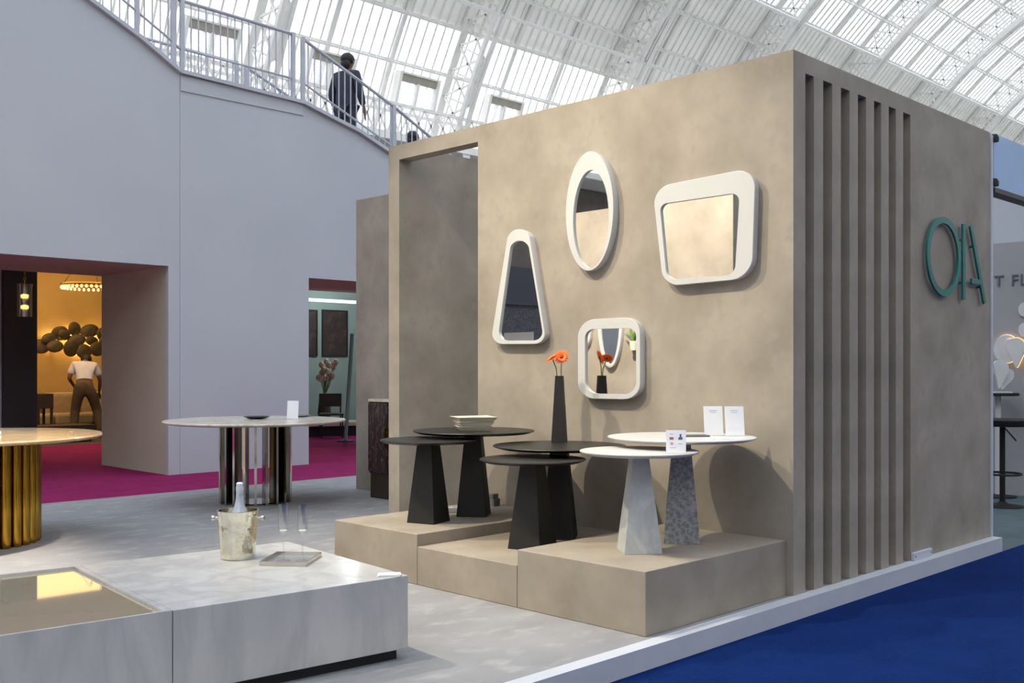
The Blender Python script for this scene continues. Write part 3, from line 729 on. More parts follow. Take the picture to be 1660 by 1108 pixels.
# sockets and cables on the left platform
p = at_X(803, 823, WX-0.06)
t = thing('socket_block', 'small grey green socket block at the foot of the wall', 'socket', (WX-0.075, p.y, 0.292))
MB().box(-0.03, 0.03, -0.034, 0.034, 0, 0.052).build('socket_body', M['socket'], t, bevel=0.004)
MB().box(-0.026, 0.026, -0.022, 0.022, 0.052, 0.085).build('plug', M['socket'], t, bevel=0.004)
p = at_z(737, 829, 0.30)
t = thing('power_strip', 'white power strip lying between the two left black tables', 'power strip', (p.x, p.y, 0.292), R(-45+12))
MB().box(-0.07, 0.07, -0.022, 0.022, 0, 0.034).build('strip_body', M['paper'], t, bevel=0.004)
MB().tube([(-0.07,0,0.008),(-0.12,-0.03,0.006),(-0.16,-0.02,0.006)], 0.005, 8).build('cable', M['black'], t, smooth=True)
for k in range(3): MB().lathe([(0,0.034),(0.014,0.034),(0.014,0.0355),(0,0.0355)], 14, (-0.042+0.042*k,0,0)).build('outlet', M['paper_grey'], t)
t = thing('access_plate', 'small white metal plate at the foot of the slatted wall', 'plate', (6.72, WY-0.002, 0.0))
MB().box(-0.14, 0.14, -0.022, 0.0, 0.003, 0.055).build('plate_body', M['white_trim'], t, bevel=0.003)
for s in (-1, 1): MB().lathe([(0,0),(0.006,0),(0.005,0.003),(0,0.003)], 10).build('screw', M['letter_grey'], t, loc=(s*0.12, -0.022, 0.03)).rotation_euler.x = R(90)

# ================================================================== OBJECTS: teal letters O I A
LY = WY - 0.03
t = thing('letter_o', 'round teal letter O on the slatted side wall', 'letter', (7.025, LY, 2.008), group='teal wall letters')
nO = 64; rb_ = MB()
rb_.add([(ro*math.cos(2*PI*k/nO), y_, ro*0.97*math.sin(2*PI*k/nO)) for ro, y_ in ((0.278,-0.008),(0.232,-0.008),(0.232,0.008),(0.278,0.008)) for k in range(nO)],
        [(r_*nO+k, r_*nO+(k+1)%nO, ((r_+1)%4)*nO+(k+1)%nO, ((r_+1)%4)*nO+k) for r_ in range(4) for k in range(nO)])
rb_.build('ring_stroke', M['teal'], t, smooth=True)
t = thing('letter_i', 'straight teal letter I on the slatted side wall', 'letter', (7.36, LY, 2.0), group='teal wall letters')
MB().bar((0,0,-0.268), (0,0,0.262), 0.016, 0.046, (1,0,0)).build('stroke', M['teal'], t, bevel=0.003)
t = thing('letter_a', 'open teal letter A with short crossbar at the end of the side wall', 'letter', (7.61, LY, 2.0), group='teal wall letters')
MB().bar((-0.125,0,0.265), (0.13,0,-0.275), 0.046, 0.016, (0,1,0)).build('stroke', M['teal'], t, bevel=0.003)
MB().bar((-0.115,0,-0.13), (0.045,0,-0.13), 0.016, 0.04).build('crossbar', M['teal'], t, bevel=0.003)
for nm, xs in (('letter_o',((7.025,2.258),(7.025,1.758))), ('letter_i',((7.36,2.15),(7.36,1.85))), ('letter_a',((7.55,2.12),(7.68,1.84)))):
    par = bpy.data.objects[nm]
    for (x, z) in xs: MB().box(-0.008,0.008,0.0,0.031,-0.008,0.008).build('fixing', M['teal'], par, loc=(x-par.location.x, 0, z-par.location.z))

# ================================================================== OBJECTS: coffee table in two units
u = Vector((0.994, -0.105, 0)).normalized(); ang = math.atan2(u.y, u.x)
FR = rd(-0.4466, 4.457); seam = FR - u*1.03
vdir = Vector((-u.y, u.x, 0))
t = thing('coffee_table', 'low white marble block table carrying the ice bucket', 'table', seam, ang)
MB().box(0.002, 1.03, 0, 1.12, 0.048, 0.361).build('marble_block', M['table_marble'], t, bevel=0.003)
MB().box(0.04, 0.994, 0.036, 1.084, 0, 0.048).build('plinth', M['black'], t)
t2 = thing('coffee_table', 'low white marble block table with sunken bronze mirror top', 'table', seam, ang)
b = MB(); W0, W1 = -1.05, -0.002; rim = 0.014
b.box(W0, W1, 0, rim, 0.048, 0.361).box(W0, W1, 1.12-rim, 1.12, 0.048, 0.361).box(W0, W0+rim, rim, 1.12-rim, 0.048, 0.361).box(W1-rim-0.014, W1, rim, 1.12-rim, 0.048, 0.361)
b.box(W0+rim, W1-rim-0.014, rim, 1.12-rim, 0.048, 0.320)
b.build('marble_shell', M['table_marble'], t2)
MB().box(W0+rim+0.001, W1-rim-0.015, rim+0.001, 1.12-rim-0.001, 0.3205, 0.350).build('mirror_top', M['bronze_glass'], t2)
MB().box(W0+0.036, W1-0.04, 0.036, 1.084, 0, 0.048).build('plinth', M['black'], t2)
ZT = 0.361
# ice bucket and bottle
bc = rd(-1.285, 4.86, ZT)
t = thing('ice_bucket', 'polished metal ice bucket with two side knobs on the coffee table', 'bucket', (bc.x, bc.y, ZT+0.0005), R(-45))
MB().lathe([(0.0,0),(0.074,0),(0.078,0.006),(0.080,0.03),(0.088,0.15),(0.0925,0.215),(0.096,0.222),(0.096,0.226),(0.090,0.226),(0.086,0.15),(0.076,0.02),(0.0,0.015)], 48).build('bucket_body', M['hammered'], t, smooth=True)
for s in (-1, 1):
    MB().tube([(s*0.088,0,0.188),(s*0.108,0,0.188)], 0.006, 10).build('handle_post', M['steel'], t, smooth=True)
    MB().tube([(s*0.106,0,0.188),(s*0.109,0,0.188),(s*0.122,0,0.188),(s*0.126,0,0.188)], [0.006,0.011,0.012,0.006], 14).build('knob', M['steel'], t, smooth=True)
t = thing('champagne_bottle', 'champagne bottle with silver foil neck standing in the bucket', 'bottle', (bc.x+0.012, bc.y+0.005, ZT+0.020), 0)
MB().lathe([(0.0,0),(0.040,0),(0.042,0.01),(0.042,0.14),(0.036,0.178),(0.0,0.18)], 28).build('bottle_glass', M['bottle'], t, smooth=True)
MB().lathe([(0.0,0.176),(0.037,0.176),(0.031,0.20),(0.0215,0.236),(0.0175,0.262),(0.0165,0.29),(0.0180,0.296),(0.0180,0.310),(0.0160,0.316),(0.0165,0.328),(0.012,0.334),(0,0.335)], 24).build('foil', M['foil'], t, smooth=True)
# tray with flutes
tc_ = rd(-1.02, 4.785, ZT)
t = thing('serving_tray', 'small polished silver tray under the two flutes', 'tray', (tc_.x, tc_.y, ZT+0.0005), R(-45-5))
MB().box(-0.105, 0.105, -0.125, 0.125, 0, 0.004).build('tray_base', M['tray_silver'], t)
for nm, bx in (('tray_side', (-0.108,-0.104,-0.128,0.128)), ('tray_side', (0.104,0.108,-0.128,0.128)), ('tray_side', (-0.104,0.104,-0.128,-0.124)), ('tray_side', (-0.104,0.104,0.124,0.128))):
    MB().box(*bx, 0, 0.020).build(nm, M['steel'], t)
fl = MB().lathe([(0.0,0),(0.032,0),(0.032,0.0015),(0.006,0.004),(0.0035,0.012),(0.0035,0.118),(0.006,0.124),(0.020,0.132),(0.0235,0.150),(0.0235,0.262),(0.0228,0.262),(0.0225,0.152),(0.019,0.138),(0.0,0.134)], 28).mesh('flute_bowl', True); fl.materials.append(M['flute'])
for (px_, lab) in ((459.5, 'empty champagne flute on the tray, nearer the ice bucket'), (490.5, 'empty champagne flute on the tray, farther from the ice bucket')):
    f = at_z(px_, 910, ZT+0.005)
    t = thing('champagne_flute', lab, 'glass', (f.x, f.y, ZT+0.0055), 0, 'champagne flutes')
    o = bpy.data.objects.new('flute_bowl', fl); C.objects.link(o); o.parent = t
    MB().lathe([(0.0,0.1335),(0.0185,0.1375),(0.0185,0.141),(0.004,0.1365),(0,0.1365)], 20).build('bowl_base', M['white_petal'], t, smooth=True)
f = at_z(630, 934, ZT)
t = thing('card_stack', 'small stack of white cards at the corner of the coffee table', 'cards', (f.x, f.y, ZT), R(-45+4))
for k in range(3): MB().box(-0.048+0.002*k, 0.048+0.002*k, -0.028, 0.028, 0.0005+0.003*k, 0.003+0.003*k).build('card', M['paper'], t, rz=R(3*k))

# ================================================================== OBJECTS: gold drum table on the left
gp = rd(-3.93, 7.42)
t = thing('dining_table', 'round cream onyx table on a fluted brass drum', 'table', gp, 0)
MB().lathe([(0.0,0.742),(0.90,0.742),(0.925,0.750),(0.93,0.762),(0.925,0.774),(0.0,0.775)], 96).build('tabletop', M['onyx'], t, smooth=True)
MB().lathe([(0.0,0.002),(0.47,0.002),(0.47,0.742),(0,0.742)], 64).build('drum_core', M['brown_dark'], t)
fl_ = MB().tube([(0,0,0.0),(0,0,0.742)], 0.037, 12).mesh('flute', True); fl_.materials.append(M['brass'])
for k in range(34):
    o = bpy.data.objects.new('flute', fl_); C.objects.link(o); o.parent = t; a = 2*PI*k/34; o.location = (0.475*math.cos(a), 0.475*math.sin(a), 0)
t = thing('book', 'closed book with white cover on the onyx table edge', 'book', (*rd(-3.78, 7.33)[:2], 0.7755), R(-45+20))
MB().box(-0.14, 0.14, -0.10, 0.10, 0.003, 0.028).build('pages', M['paper'], t)
MB().box(-0.145, 0.145, -0.105, 0.105, 0.028, 0.032).box(-0.145, 0.145, -0.105, 0.105, 0.0, 0.003).build('cover', M['letter_grey'], t)

# ================================================================== OBJECTS: steel finned table
sp_ = rd(-2.395, 9.68)
t = thing('dining_table', 'round cream marble table on a ring of polished steel fins', 'table', sp_, 0)
MB().lathe([(0.0,0.742),(0.78,0.742),(0.832,0.756),(0.835,0.765),(0.828,0.772),(0.0,0.772)], 96).build('tabletop', M['cream_marble'], t, smooth=True)
fin = MB().box(-0.055, 0.045, -0.011, 0.011, 0.0, 0.742).mesh('fin'); fin.materials.append(M['steel'])
a0 = math.atan2(-sp_.y, -sp_.x)
for k in range(20):
    o = bpy.data.objects.new('fin', fin); C.objects.link(o); o.parent = t; a = a0 + 2*PI*k/20
    o.location = (0.285*math.cos(a), 0.285*math.sin(a), 0); o.rotation_euler.z = a
MB().lathe([(0.0,0.006),(0.22,0.006),(0.22,0.012),(0,0.012)], 48).build('base_ring', M['steel'], t)
p = at_z(416, 679.5, 0.772)
t = thing('shallow_dish', 'shallow dark dish lying on the steel finned table', 'dish', (p.x, p.y, 0.7725))
MB().lathe([(0.0,0.0),(0.05,0.0),(0.09,0.008),(0.125,0.022),(0.122,0.024),(0.085,0.012),(0.0,0.006)], 36).build('dish_bowl', M['black_top'], t, smooth=True)
MB().lathe([(0.0,0.0062),(0.03,0.0062),(0.03,0.0072),(0,0.0072)], 24).build('dish_centre', M['black'], t)
p = at_z(474, 680, 0.772)
t, b = card('blank white card standing on the steel finned table', (p.x, p.y, 0.7725), 0.105, 0.175, R(-45))
p = at_z(486, 676, 0.772)
t = thing('plate', 'flat dark plate behind the blank white card', 'plate', (p.x, p.y, 0.7725))
MB().lathe([(0.0,0.0),(0.07,0.0),(0.115,0.010),(0.113,0.013),(0.068,0.004),(0.0,0.004)], 36).build('plate_disc', M['letter_grey'], t, smooth=True)
MB().lathe([(0.0,0.0042),(0.05,0.0042),(0.05,0.005),(0,0.005)], 24).build('plate_centre', M['paper_grey'], t)

# ================================================================== OBJECTS: dark marble cabinet by the rear wall
p = at_z(612, 786, 0.0)
cx_ = 6.47 - 0.002
yy0 = at_X(628, 700, 6.12).y - 0.3; yy1 = at_X(596, 700, 6.12).y
t = thing('marble_cabinet', 'dark brown veined marble cabinet against the rear beige wall', 'cabinet', (cx_-0.165, (yy0+yy1)/2, 0))
hw = (yy1-yy0)/2
MB().box(-0.155, 0.165, -hw+0.01, hw-0.01, 0, 0.24).build('plinth', M['dark_plinth'], t)
MB().box(-0.165, 0.165, -hw, hw, 0.24, 0.93).build('carcass', M['dark_marble'], t, bevel=0.003)
MB().box(-0.172, 0.165, -hw-0.005, hw+0.005, 0.93, 0.955).build('top_slab', M['cream_marble'], t, bevel=0.003)
for s in (-1, 1):
    dr = MB().box(-0.181, -0.165, s*hw*0.5-hw*0.48, s*hw*0.5+hw*0.48, 0.26, 0.92).build('door', M['dark_marble'], t)
    MB().box(-0.195, -0.181, s*0.02-0.006, s*0.02+0.006, 0.5, 0.68).build('handle', M['brass'], dr)

# ================================================================== OBJECTS: warm room seen through the left opening
t = thing('wall_sculpture', 'cluster of overlapping bronze discs glowing on the ochre wall', 'sculpture', (8.6, 22.0, 1.65))
WYR = 22.0
discs = [(66,562,13,12),(80,549,12,9),(89,562,12,10),(97,541,13,12),(104,543,10,9),(115,565,11,14),(121,534,11,12),(124,552,13,10),(136,570,12,12),(145,537,14,11),(149,553,11,8),(158,566,12,12),(166,542,10,11),(172,556,12,12),(178,538,13,12)]
for k, (u_, v_, a_, b_) in enumerate(discs):
    dep = 0.10 + 0.07*((k*7) % 3)
    c = at_Y(u_, v_, WYR-dep); dd = (c.x+c.y)/math.sqrt(2)
    rx, rz_ = a_*dd/F_PX*1.12, b_*dd/F_PX
    loc = c - Vector((8.6, 22.0, 1.65))
    dsc = MB().ball((0,0,0), rx, 0.045, rz_, 20, 10).build('disc', M['bronze_disc'], t, loc=loc, smooth=True)
    dsc.rotation_euler = (random.uniform(-0.2,0.2), random.uniform(-0.3,0.3), random.uniform(-0.3,0.3))
    MB().tube([(0,0.02,0),(0,dep,0)], 0.02, 8).build('stalk', M['brass'], dsc)
    if k % 2 == 0: MB().ball((0,0.055,0), rx*0.45, 0.012, rz_*0.45, 14, 8).build('backlight', M['glow_soft'], dsc)
for (u_, v_) in ((85,552),(118,545),(150,548),(130,568)):
    c = at_Y(u_, v_, WYR-0.07); point('sculpture_backlight', c, 9, (1.0, 0.72, 0.30), 0.05)

rc = at_Y(146, 466, 19.6)
t = thing('ring_chandelier', 'flat glowing ring chandelier hanging before the ochre wall', 'chandelier', rc)
RR = 0.50
MB().tube([(RR*math.cos(2*PI*k/48), RR*math.sin(2*PI*k/48), 0.04) for k in range(48)], 0.028, 8, True).build('metal_ring', M['brass'], t, smooth=True)
bd = MB().ball((0,0,0), 0.024, 0.024, 0.030, 8, 6).mesh('glass_bead', True); bd.materials.append(M['glow'])
for k in range(36):
    o = bpy.data.objects.new('glass_bead', bd); C.objects.link(o); o.parent = t; o.location = (RR*math.cos(2*PI*k/36), RR*math.sin(2*PI*k/36), -0.015)
for k in range(3):
    a = 2*PI*k/3 + 0.4; MB().tube([(RR*math.cos(a), RR*math.sin(a), 0.04), (0, 0, 3.6-rc.z)], 0.006, 6).build('suspension_wire', M['brown_dark'], t)
pc = at_d(40, 514, 14.3)
t = thing('pendant_lamp', 'glass cylinder pendant with two glowing bulbs before the dark column', 'lamp', pc)
MB().lathe([(0.092,0.0),(0.098,0.0),(0.098,0.44),(0.092,0.44),(0.092,0.0)], 28).build('glass_shade', M['smoke_glass'], t, smooth=True)
for z in (0.135, 0.285): MB().tube([(0,0,z-0.03),(0,0,z-0.02),(0,0,z+0.02),(0,0,z+0.03)], [0.02,0.05,0.05,0.02], 16).build('bulb', M['glow'], t, smooth=True)
MB().tube([(0,0,0.03),(0,0,0.50)], 0.010, 8).build('lamp_stem', M['brass'], t, smooth=True)
MB().lathe([(0.0,0.44),(0.10,0.44),(0.10,0.452),(0.02,0.46),(0.0,0.47)], 24).build('lamp_cap', M['brass'], t, smooth=True)
for k in range(8):
    a = (k % 2)*PI/2; c = Vector((0,0,0.53+0.05*k)); ax = Vector((math.cos(a), math.sin(a), 0))
    MB().tube([c + ax*0.014*math.cos(2*PI*j/12) + Vector((0,0,0.03*math.sin(2*PI*j/12))) for j in range(12)], 0.004, 6, True).build('chain_link', M['brass'], t)
MB().tube([(0,0,0.90),(0,0,3.6-pc.z)], 0.008, 6).build('cable', M['brass'], t)
dlt = at_Y(163, 446, 19.0)
t = thing('downlight', 'small bright downlight beside the ring chandelier', 'lamp', dlt)
MB().lathe([(0.0,0.03),(0.06,0.03),(0.06,0.055),(0.075,0.16),(0,0.16)], 20).build('lamp_housing', M['paper'], t, smooth=True)
MB().lathe([(0.0,0.0),(0.05,0.0),(0.058,0.03),(0.0,0.03)], 20).build('bulb', M['glow'], t, smooth=True)
MB().tube([(0,0,0.16),(0,0,3.6-dlt.z)], 0.012, 8).build('lamp_stem', M['paper'], t)
# sofa
s0 = Vector((8.5, 21.35, HALL))
t = thing('sofa', 'low beige sofa under the bronze disc sculpture', 'sofa', s0)
MB().box(-1.25, 1.25, -0.45, 0.45, 0.05, 0.22).build('sofa_base_shade', M['brown_dark'], t, bevel=0.01)  # dark tone stands for the shadow below the seat
for k in range(3): MB().box(-1.15+0.77*k, -0.40+0.77*k, -0.46, 0.22, 0.22, 0.45).build('seat_cushion', M['sofa'], t, bevel=0.05)
for k in range(3): MB().box(-1.15+0.77*k, -0.40+0.77*k, 0.20, 0.42, 0.30, 0.86).build('back_cushion', M['sofa'], t, bevel=0.07)
for s in (-1, 1): MB().box(s*1.25-0.10, s*1.25+0.10, -0.45, 0.45, 0.05, 0.58).build('armrest', M['sofa'], t, bevel=0.05)
c = at_d(71, 640, 19.6)
t = thing('side_table', 'dark boxy side table at the left end of the beige sofa', 'table', (c.x-0.05, c.y, HALL))
MB().box(-0.15, 0.15, -0.22, 0.22, 0.60, 0.88).build('table_box', M['brown_dark'], t, bevel=0.01)
for sx in (-1, 1):
    for sy in (-1, 1): MB().box(sx*0.12-0.02, sx*0.12+0.02, sy*0.19-0.02, sy*0.19+0.02, 0, 0.60).build('leg', M['brown_dark'], t)
lt = thing('low_table', 'dark low coffee table standing in front of the beige sofa', 'table', (8.35, 19.6, HALL))
lt.location = (*at_d(95, 690, 19.0)[:2], HALL)
MB().box(-0.55, 0.55, -0.30, 0.30, 0.24, 0.32).build('table_top', M['brown_dark'], lt, bevel=0.01)
for sx in (-1, 1): MB().box(sx*0.45-0.05, sx*0.45+0.05, -0.25, 0.25, 0, 0.24).build('table_foot', M['brown_dark'], lt)

# ------------------------------------------------------------------ people
def skin(name, nodes, edges, m, parent, root, sub=2):
    me = bpy.data.meshes.new(name); keys = list(nodes)
    me.from_pydata([nodes[k][0] for k in keys], [(keys.index(a), keys.index(b)) for a, b in edges], [])
    o = bpy.data.objects.new(name, me); C.objects.link(o)
    md = o.modifiers.new('skin', 'SKIN'); md.use_smooth_shade = True
    if not me.skin_vertices:
        bm = bmesh.new(); bm.from_mesh(me); bm.verts.layers.skin.verify(); bm.to_mesh(me); bm.free()
    for i, k in enumerate(keys):
        r_ = nodes[k][1]; r_ = (r_, r_) if not isinstance(r_, tuple) else r_
        me.skin_vertices[0].data[i].radius = r_; me.skin_vertices[0].data[i].use_root = (k == root)
    s_ = o.modifiers.new('sub', 'SUBSURF'); s_.levels = sub; s_.render_levels = sub
    dg = bpy.context.evaluated_depsgraph_get(); dg.update()
    nm = bpy.data.meshes.new_from_object(o.evaluated_get(dg))
    bpy.data.objects.remove(o)
    for p_ in nm.polygons: p_.use_smooth = True
    nm.materials.clear(); nm.materials.append(m); nm.name = name
    o = bpy.data.objects.new(name, nm); C.objects.link(o); o.parent = parent
    return o
def fingers(nodes, edges, wrist, hand_dir, side, tag_):
    # palm and five short finger chains from a wrist
    h = Vector(hand_dir).normalized(); s = Vector(side).normalized(); w0 = Vector(wrist)
    pm = w0 + h*0.085; nodes[tag_+'palm'] = (tuple(pm), (0.036, 0.018)); edges.append((tag_+'w', tag_+'palm'))
    for i, L_ in enumerate((0.062, 0.078, 0.074, 0.056)):
        b_ = pm + s*(0.026 - 0.0175*i) + h*0.02; m_ = b_ + h*L_*0.55 + Vector((0,0,-0.006)); e_ = b_ + h*L_ + Vector((0,0,-0.02))
        for q_, (pp, rr) in enumerate(((b_, 0.0095), (m_, 0.0088), (e_, 0.007))): nodes[f'{tag_}f{i}{q_}'] = (tuple(pp), rr)
        edges.extend([(tag_+'palm', f'{tag_}f{i}0'), (f'{tag_}f{i}0', f'{tag_}f{i}1'), (f'{tag_}f{i}1', f'{tag_}f{i}2')])
    b_ = w0 + h*0.04 + s*0.038; e_ = b_ + h*0.045 + s*0.02
    nodes[tag_+'t0'] = (tuple(b_), 0.011); nodes[tag_+'t1'] = (tuple(e_), 0.009)
    edges.extend([(tag_+'palm', tag_+'t0'), (tag_+'t0', tag_+'t1')])

def person_stooping(loc, rz, label):
    t = thing('person', label, 'person', loc, rz)
    J = dict(pel=(0,0,1.02), w=(0,0.04,1.14), ch=(0,0.20,1.36), nk=(0.01,0.33,1.47), hd=(0.03,0.45,1.50),
             hl=(-0.10,0.0,0.98), kl=(-0.17,0.06,0.54), al=(-0.19,-0.06,0.10), fl=(-0.20,0.10,0.045),
             hr=(0.10,0.0,0.98), kr=(0.22,0.12,0.56), ar=(0.30,-0.02,0.10), fr=(0.31,0.15,0.045),
             sl=(-0.19,0.22,1.42), el=(-0.28,0.14,1.16), lw=(-0.20,0.34,1.02),
             sr=(0.19,0.22,1.40), er=(0.29,0.24,1.12), rw=(0.27,0.36,0.90))
    n = {'pel':(J['pel'],(0.14,0.10)),'w':(J['w'],(0.125,0.09)),'ch':(J['ch'],(0.15,0.10)),'nk':(J['nk'],0.055),
         'hl':(J['hl'],0.095),'kl':(J['kl'],0.062),'al':(J['al'],0.042),'fl':(J['fl'],0.036),
         'hr':(J['hr'],0.095),'kr':(J['kr'],0.062),'ar':(J['ar'],0.042),'fr':(J['fr'],0.036),
         'sl':(J['sl'],0.062),'el':(J['el'],0.043),'Lw':(J['lw'],0.028),'sr':(J['sr'],0.062),'er':(J['er'],0.043),'Rw':(J['rw'],0.028),
         'hd0':((0.02,0.39,1.495),0.075),'hd1':((0.03,0.46,1.515),0.098),'hd2':((0.035,0.53,1.49),0.075)}
    e = [('pel','w'),('w','ch'),('ch','nk'),('nk','hd0'),('hd0','hd1'),('hd1','hd2'),('pel','hl'),('hl','kl'),('kl','al'),('al','fl'),('pel','hr'),('hr','kr'),('kr','ar'),('ar','fr'),
         ('ch','sl'),('sl','el'),('el','Lw'),('ch','sr'),('sr','er'),('er','Rw')]
    fingers(n, e, J['lw'], (0.3,0.6,-0.6), (1,0,0.2), 'L'); fingers(n, e, J['rw'], (0,0.5,-0.8), (-1,0,0), 'R')
    skin('body', n, e, M['skin'], t, 'pel')
    g = 1.16
    skin('shirt', {'a':((0,0.02,1.10),(0.165,0.125)),'b':((0,0.10,1.24),(0.165,0.12)),'c':(J['ch'],(0.175,0.125)),'d':((0.005,0.29,1.44),0.085),
                   'sl':(J['sl'],0.085),'el':((-0.262,0.16,1.22),0.072),'sr':(J['sr'],0.085),'er':((0.27,0.235,1.19),0.072)},
         [('a','b'),('b','c'),('c','d'),('c','sl'),('sl','el'),('c','sr'),('sr','er')], M['shirt'], t, 'b')
    skin('trousers', {'a':((0,0.03,1.12),(0.165,0.13)),'p':((0,-0.01,1.00),(0.178,0.14)),'hl':((-0.10,0,0.92),0.125),'kl':(J['kl'],0.095),'ml':((-0.185,-0.02,0.28),0.085),'al':((-0.19,-0.05,0.09),0.085),
                      'hr':((0.11,0.0,0.92),0.125),'kr':(J['kr'],0.095),'mr':((0.27,0.03,0.28),0.085),'ar':((0.30,-0.01,0.09),0.085)},
         [('a','p'),('p','hl'),('hl','kl'),('kl','ml'),('ml','al'),('p','hr'),('hr','kr'),('kr','mr'),('mr','ar')], M['trousers'], t, 'p')
    hr = MB().ball((0.03,0.46,1.55), 0.105, 0.125, 0.085, 18, 12); hr.ball((0.03,0.385,1.535), 0.07, 0.06, 0.06, 14, 8); hr.build('hair', M['hair'], t, smooth=True)
    MB().ball((0.055,0.565,1.475), 0.012, 0.022, 0.016, 10, 6).build('nose', M['skin'], t, smooth=True)
    for s in (-1, 1):
        MB().ball((0.035+s*0.098,0.46,1.49), 0.014, 0.026, 0.032, 10, 6).build('ear', M['skin'], t, smooth=True)
        MB().ball((0.037+s*0.034,0.555,1.50), 0.014, 0.010, 0.010, 10, 6).build('eye', M['black'], t, smooth=True)
    for k in ('fl', 'fr'):
        f = J[k]; MB().ball((f[0], f[1]-0.02, 0.045), 0.052, 0.135, 0.044, 14, 8).build('shoe', M['black'], t, smooth=True)
    return t
pp = rd((137-CX)/F_PX*20.2, 20.2, HALL)
person_stooping(pp, math.atan2(pp.y, pp.x) - PI/2, 'person in white shirt and brown trousers stooping before the beige sofa')

def person_standing(loc, rz, label, coat='coat', legs='coat'):
    t = thing('person', label, 'person', loc, rz)
    n = {'pel':((0,0,0.98),(0.13,0.10)),'w':((0,0.01,1.12),(0.125,0.09)),'ch':((0,0.03,1.36),(0.15,0.10)),'nk':((0,0.05,1.52),0.052),'hd0':((0,0.06,1.58),0.07),'hd1':((0,0.075,1.66),0.095),'hd2':((0,0.075,1.72),0.085),
         'hl':((-0.10,0,0.92),0.09),'kl':((-0.11,0.06,0.52),0.06),'al':((-0.11,0.0,0.09),0.04),'fl':((-0.11,0.13,0.04),0.034),
         'hr':((0.10,0,0.92),0.09),'kr':((0.11,0.0,0.52),0.06),'ar':((0.11,-0.06,0.09),0.04),'fr':((0.11,0.07,0.04),0.034),
         'sl':((-0.19,0.02,1.44),0.06),'el':((-0.26,0.0,1.14),0.044),'Lw':((-0.25,0.12,0.93),0.028),
         'sr':((0.19,0.02,1.44),0.06),'er':((0.26,0.0,1.14),0.044),'Rw':((0.27,0.10,0.92),0.028)}
    e = [('pel','w'),('w','ch'),('ch','nk'),('nk','hd0'),('hd0','hd1'),('hd1','hd2'),('pel','hl'),('hl','kl'),('kl','al'),('al','fl'),('pel','hr'),('hr','kr'),('kr','ar'),('ar','fr'),
         ('ch','sl'),('sl','el'),('el','Lw'),('ch','sr'),('sr','er'),('er','Rw')]
    fingers(n, e, n['Lw'][0], (0,0.3,-0.95), (0.3,0.95,0), 'L'); fingers(n, e, n['Rw'][0], (0,0.3,-0.95), (-0.3,0.95,0), 'R')
    skin('body', n, e, M['skin'], t, 'pel')
    skin('coat', {'h':((0,0,0.72),(0.19,0.15)),'p':((0,0,0.98),(0.18,0.14)),'w':((0,0.01,1.15),(0.165,0.125)),'c':((0,0.03,1.36),(0.185,0.13)),'n':((0,0.045,1.50),0.08),
                  'sl':((-0.19,0.02,1.43),0.085),'el':((-0.265,0.0,1.14),0.068),'wl':((-0.255,0.11,0.95),0.052),'sr':((0.19,0.02,1.43),0.085),'er':((0.265,0.0,1.14),0.068),'wr':((0.27,0.09,0.95),0.052)},
         [('h','p'),('p','w'),('w','c'),('c','n'),('c','sl'),('sl','el'),('el','wl'),('c','sr'),('sr','er'),('er','wr')], M[coat], t, 'p')
    skin('trousers', {'p':((0,0,0.96),(0.15,0.12)),'hl':((-0.10,0,0.88),0.105),'kl':((-0.11,0.06,0.52),0.08),'al':((-0.11,0.0,0.10),0.065),'hr':((0.10,0,0.88),0.105),'kr':((0.11,0,0.52),0.08),'ar':((0.11,-0.06,0.10),0.065)},
         [('p','hl'),('hl','kl'),('kl','al'),('p','hr'),('hr','kr'),('kr','ar')], M[legs], t, 'p')
    MB().ball((0,0.055,1.70), 0.108, 0.118, 0.105, 18, 12).ball((0,0.0,1.62), 0.085, 0.06, 0.10, 14, 8).build('hair', M['hair'], t, smooth=True)
    MB().ball((0,0.175,1.645), 0.014, 0.02, 0.02, 10, 6).build('nose', M['skin'], t, smooth=True)
    for s in (-1, 1):
        MB().ball((s*0.034,0.158,1.672), 0.013, 0.010, 0.010, 10, 6).build('eye', M['black'], t, smooth=True)
        MB().ball((s*0.097,0.07,1.655), 0.012, 0.024, 0.030, 10, 6).build('ear', M['skin'], t, smooth=True)
        MB().ball((s*0.11, 0.09 if s < 0 else 0.03, 0.042), 0.05, 0.13, 0.042, 14, 8).build('shoe', M['black'], t, smooth=True)
    return t
def tread_z(x): return prof_z(8.45 + 0.30*math.floor((x-8.3)/0.30)) - 0.12
x_ = 9.62
person_standing((x_, 13.3, tread_z(x_)), R(-70), 'person in charcoal coat walking down the stairs behind the railing')
x_ = 11.3
person_standing((x_, 13.75, tread_z(x_)), R(-80), 'dark-haired person lower on the stairs, mostly hidden by the beige header', 'maroon', 'coat')

# ================================================================== OBJECTS: sage room seen through the right opening
for (u0, u1, lab) in ((499, 514.5, 'dark picture on the sage wall, cut off by the pale pillar'), (522, 563.5, 'large dark picture on the sage wall, nearer the beige wall')):
    a = at_Y(u0, 502, 19.98); b = at_Y(u1, 578, 19.98)
    t = thing('framed_picture', lab, 'picture', ((a.x+b.x)/2, 19.998, (a.z+b.z)/2), group='dark pictures on the sage wall')
    w2, h2 = (b.x-a.x)/2, (a.z-b.z)/2
    MB().box(-w2+0.03, w2-0.03, -0.02, -0.002, -h2+0.03, h2-0.03).build('print', M['art'], t)
    for bx in ((-w2,w2,-h2,-h2+0.03), (-w2,w2,h2-0.03,h2), (-w2,-w2+0.03,-h2+0.03,h2-0.03), (w2-0.03,w2,-h2+0.03,h2-0.03)):
        MB().box(bx[0], bx[1], -0.035, -0.001, bx[2], bx[3]).build('frame_bar', M['black'], t)
c = at_d(530, 700, 21.0)
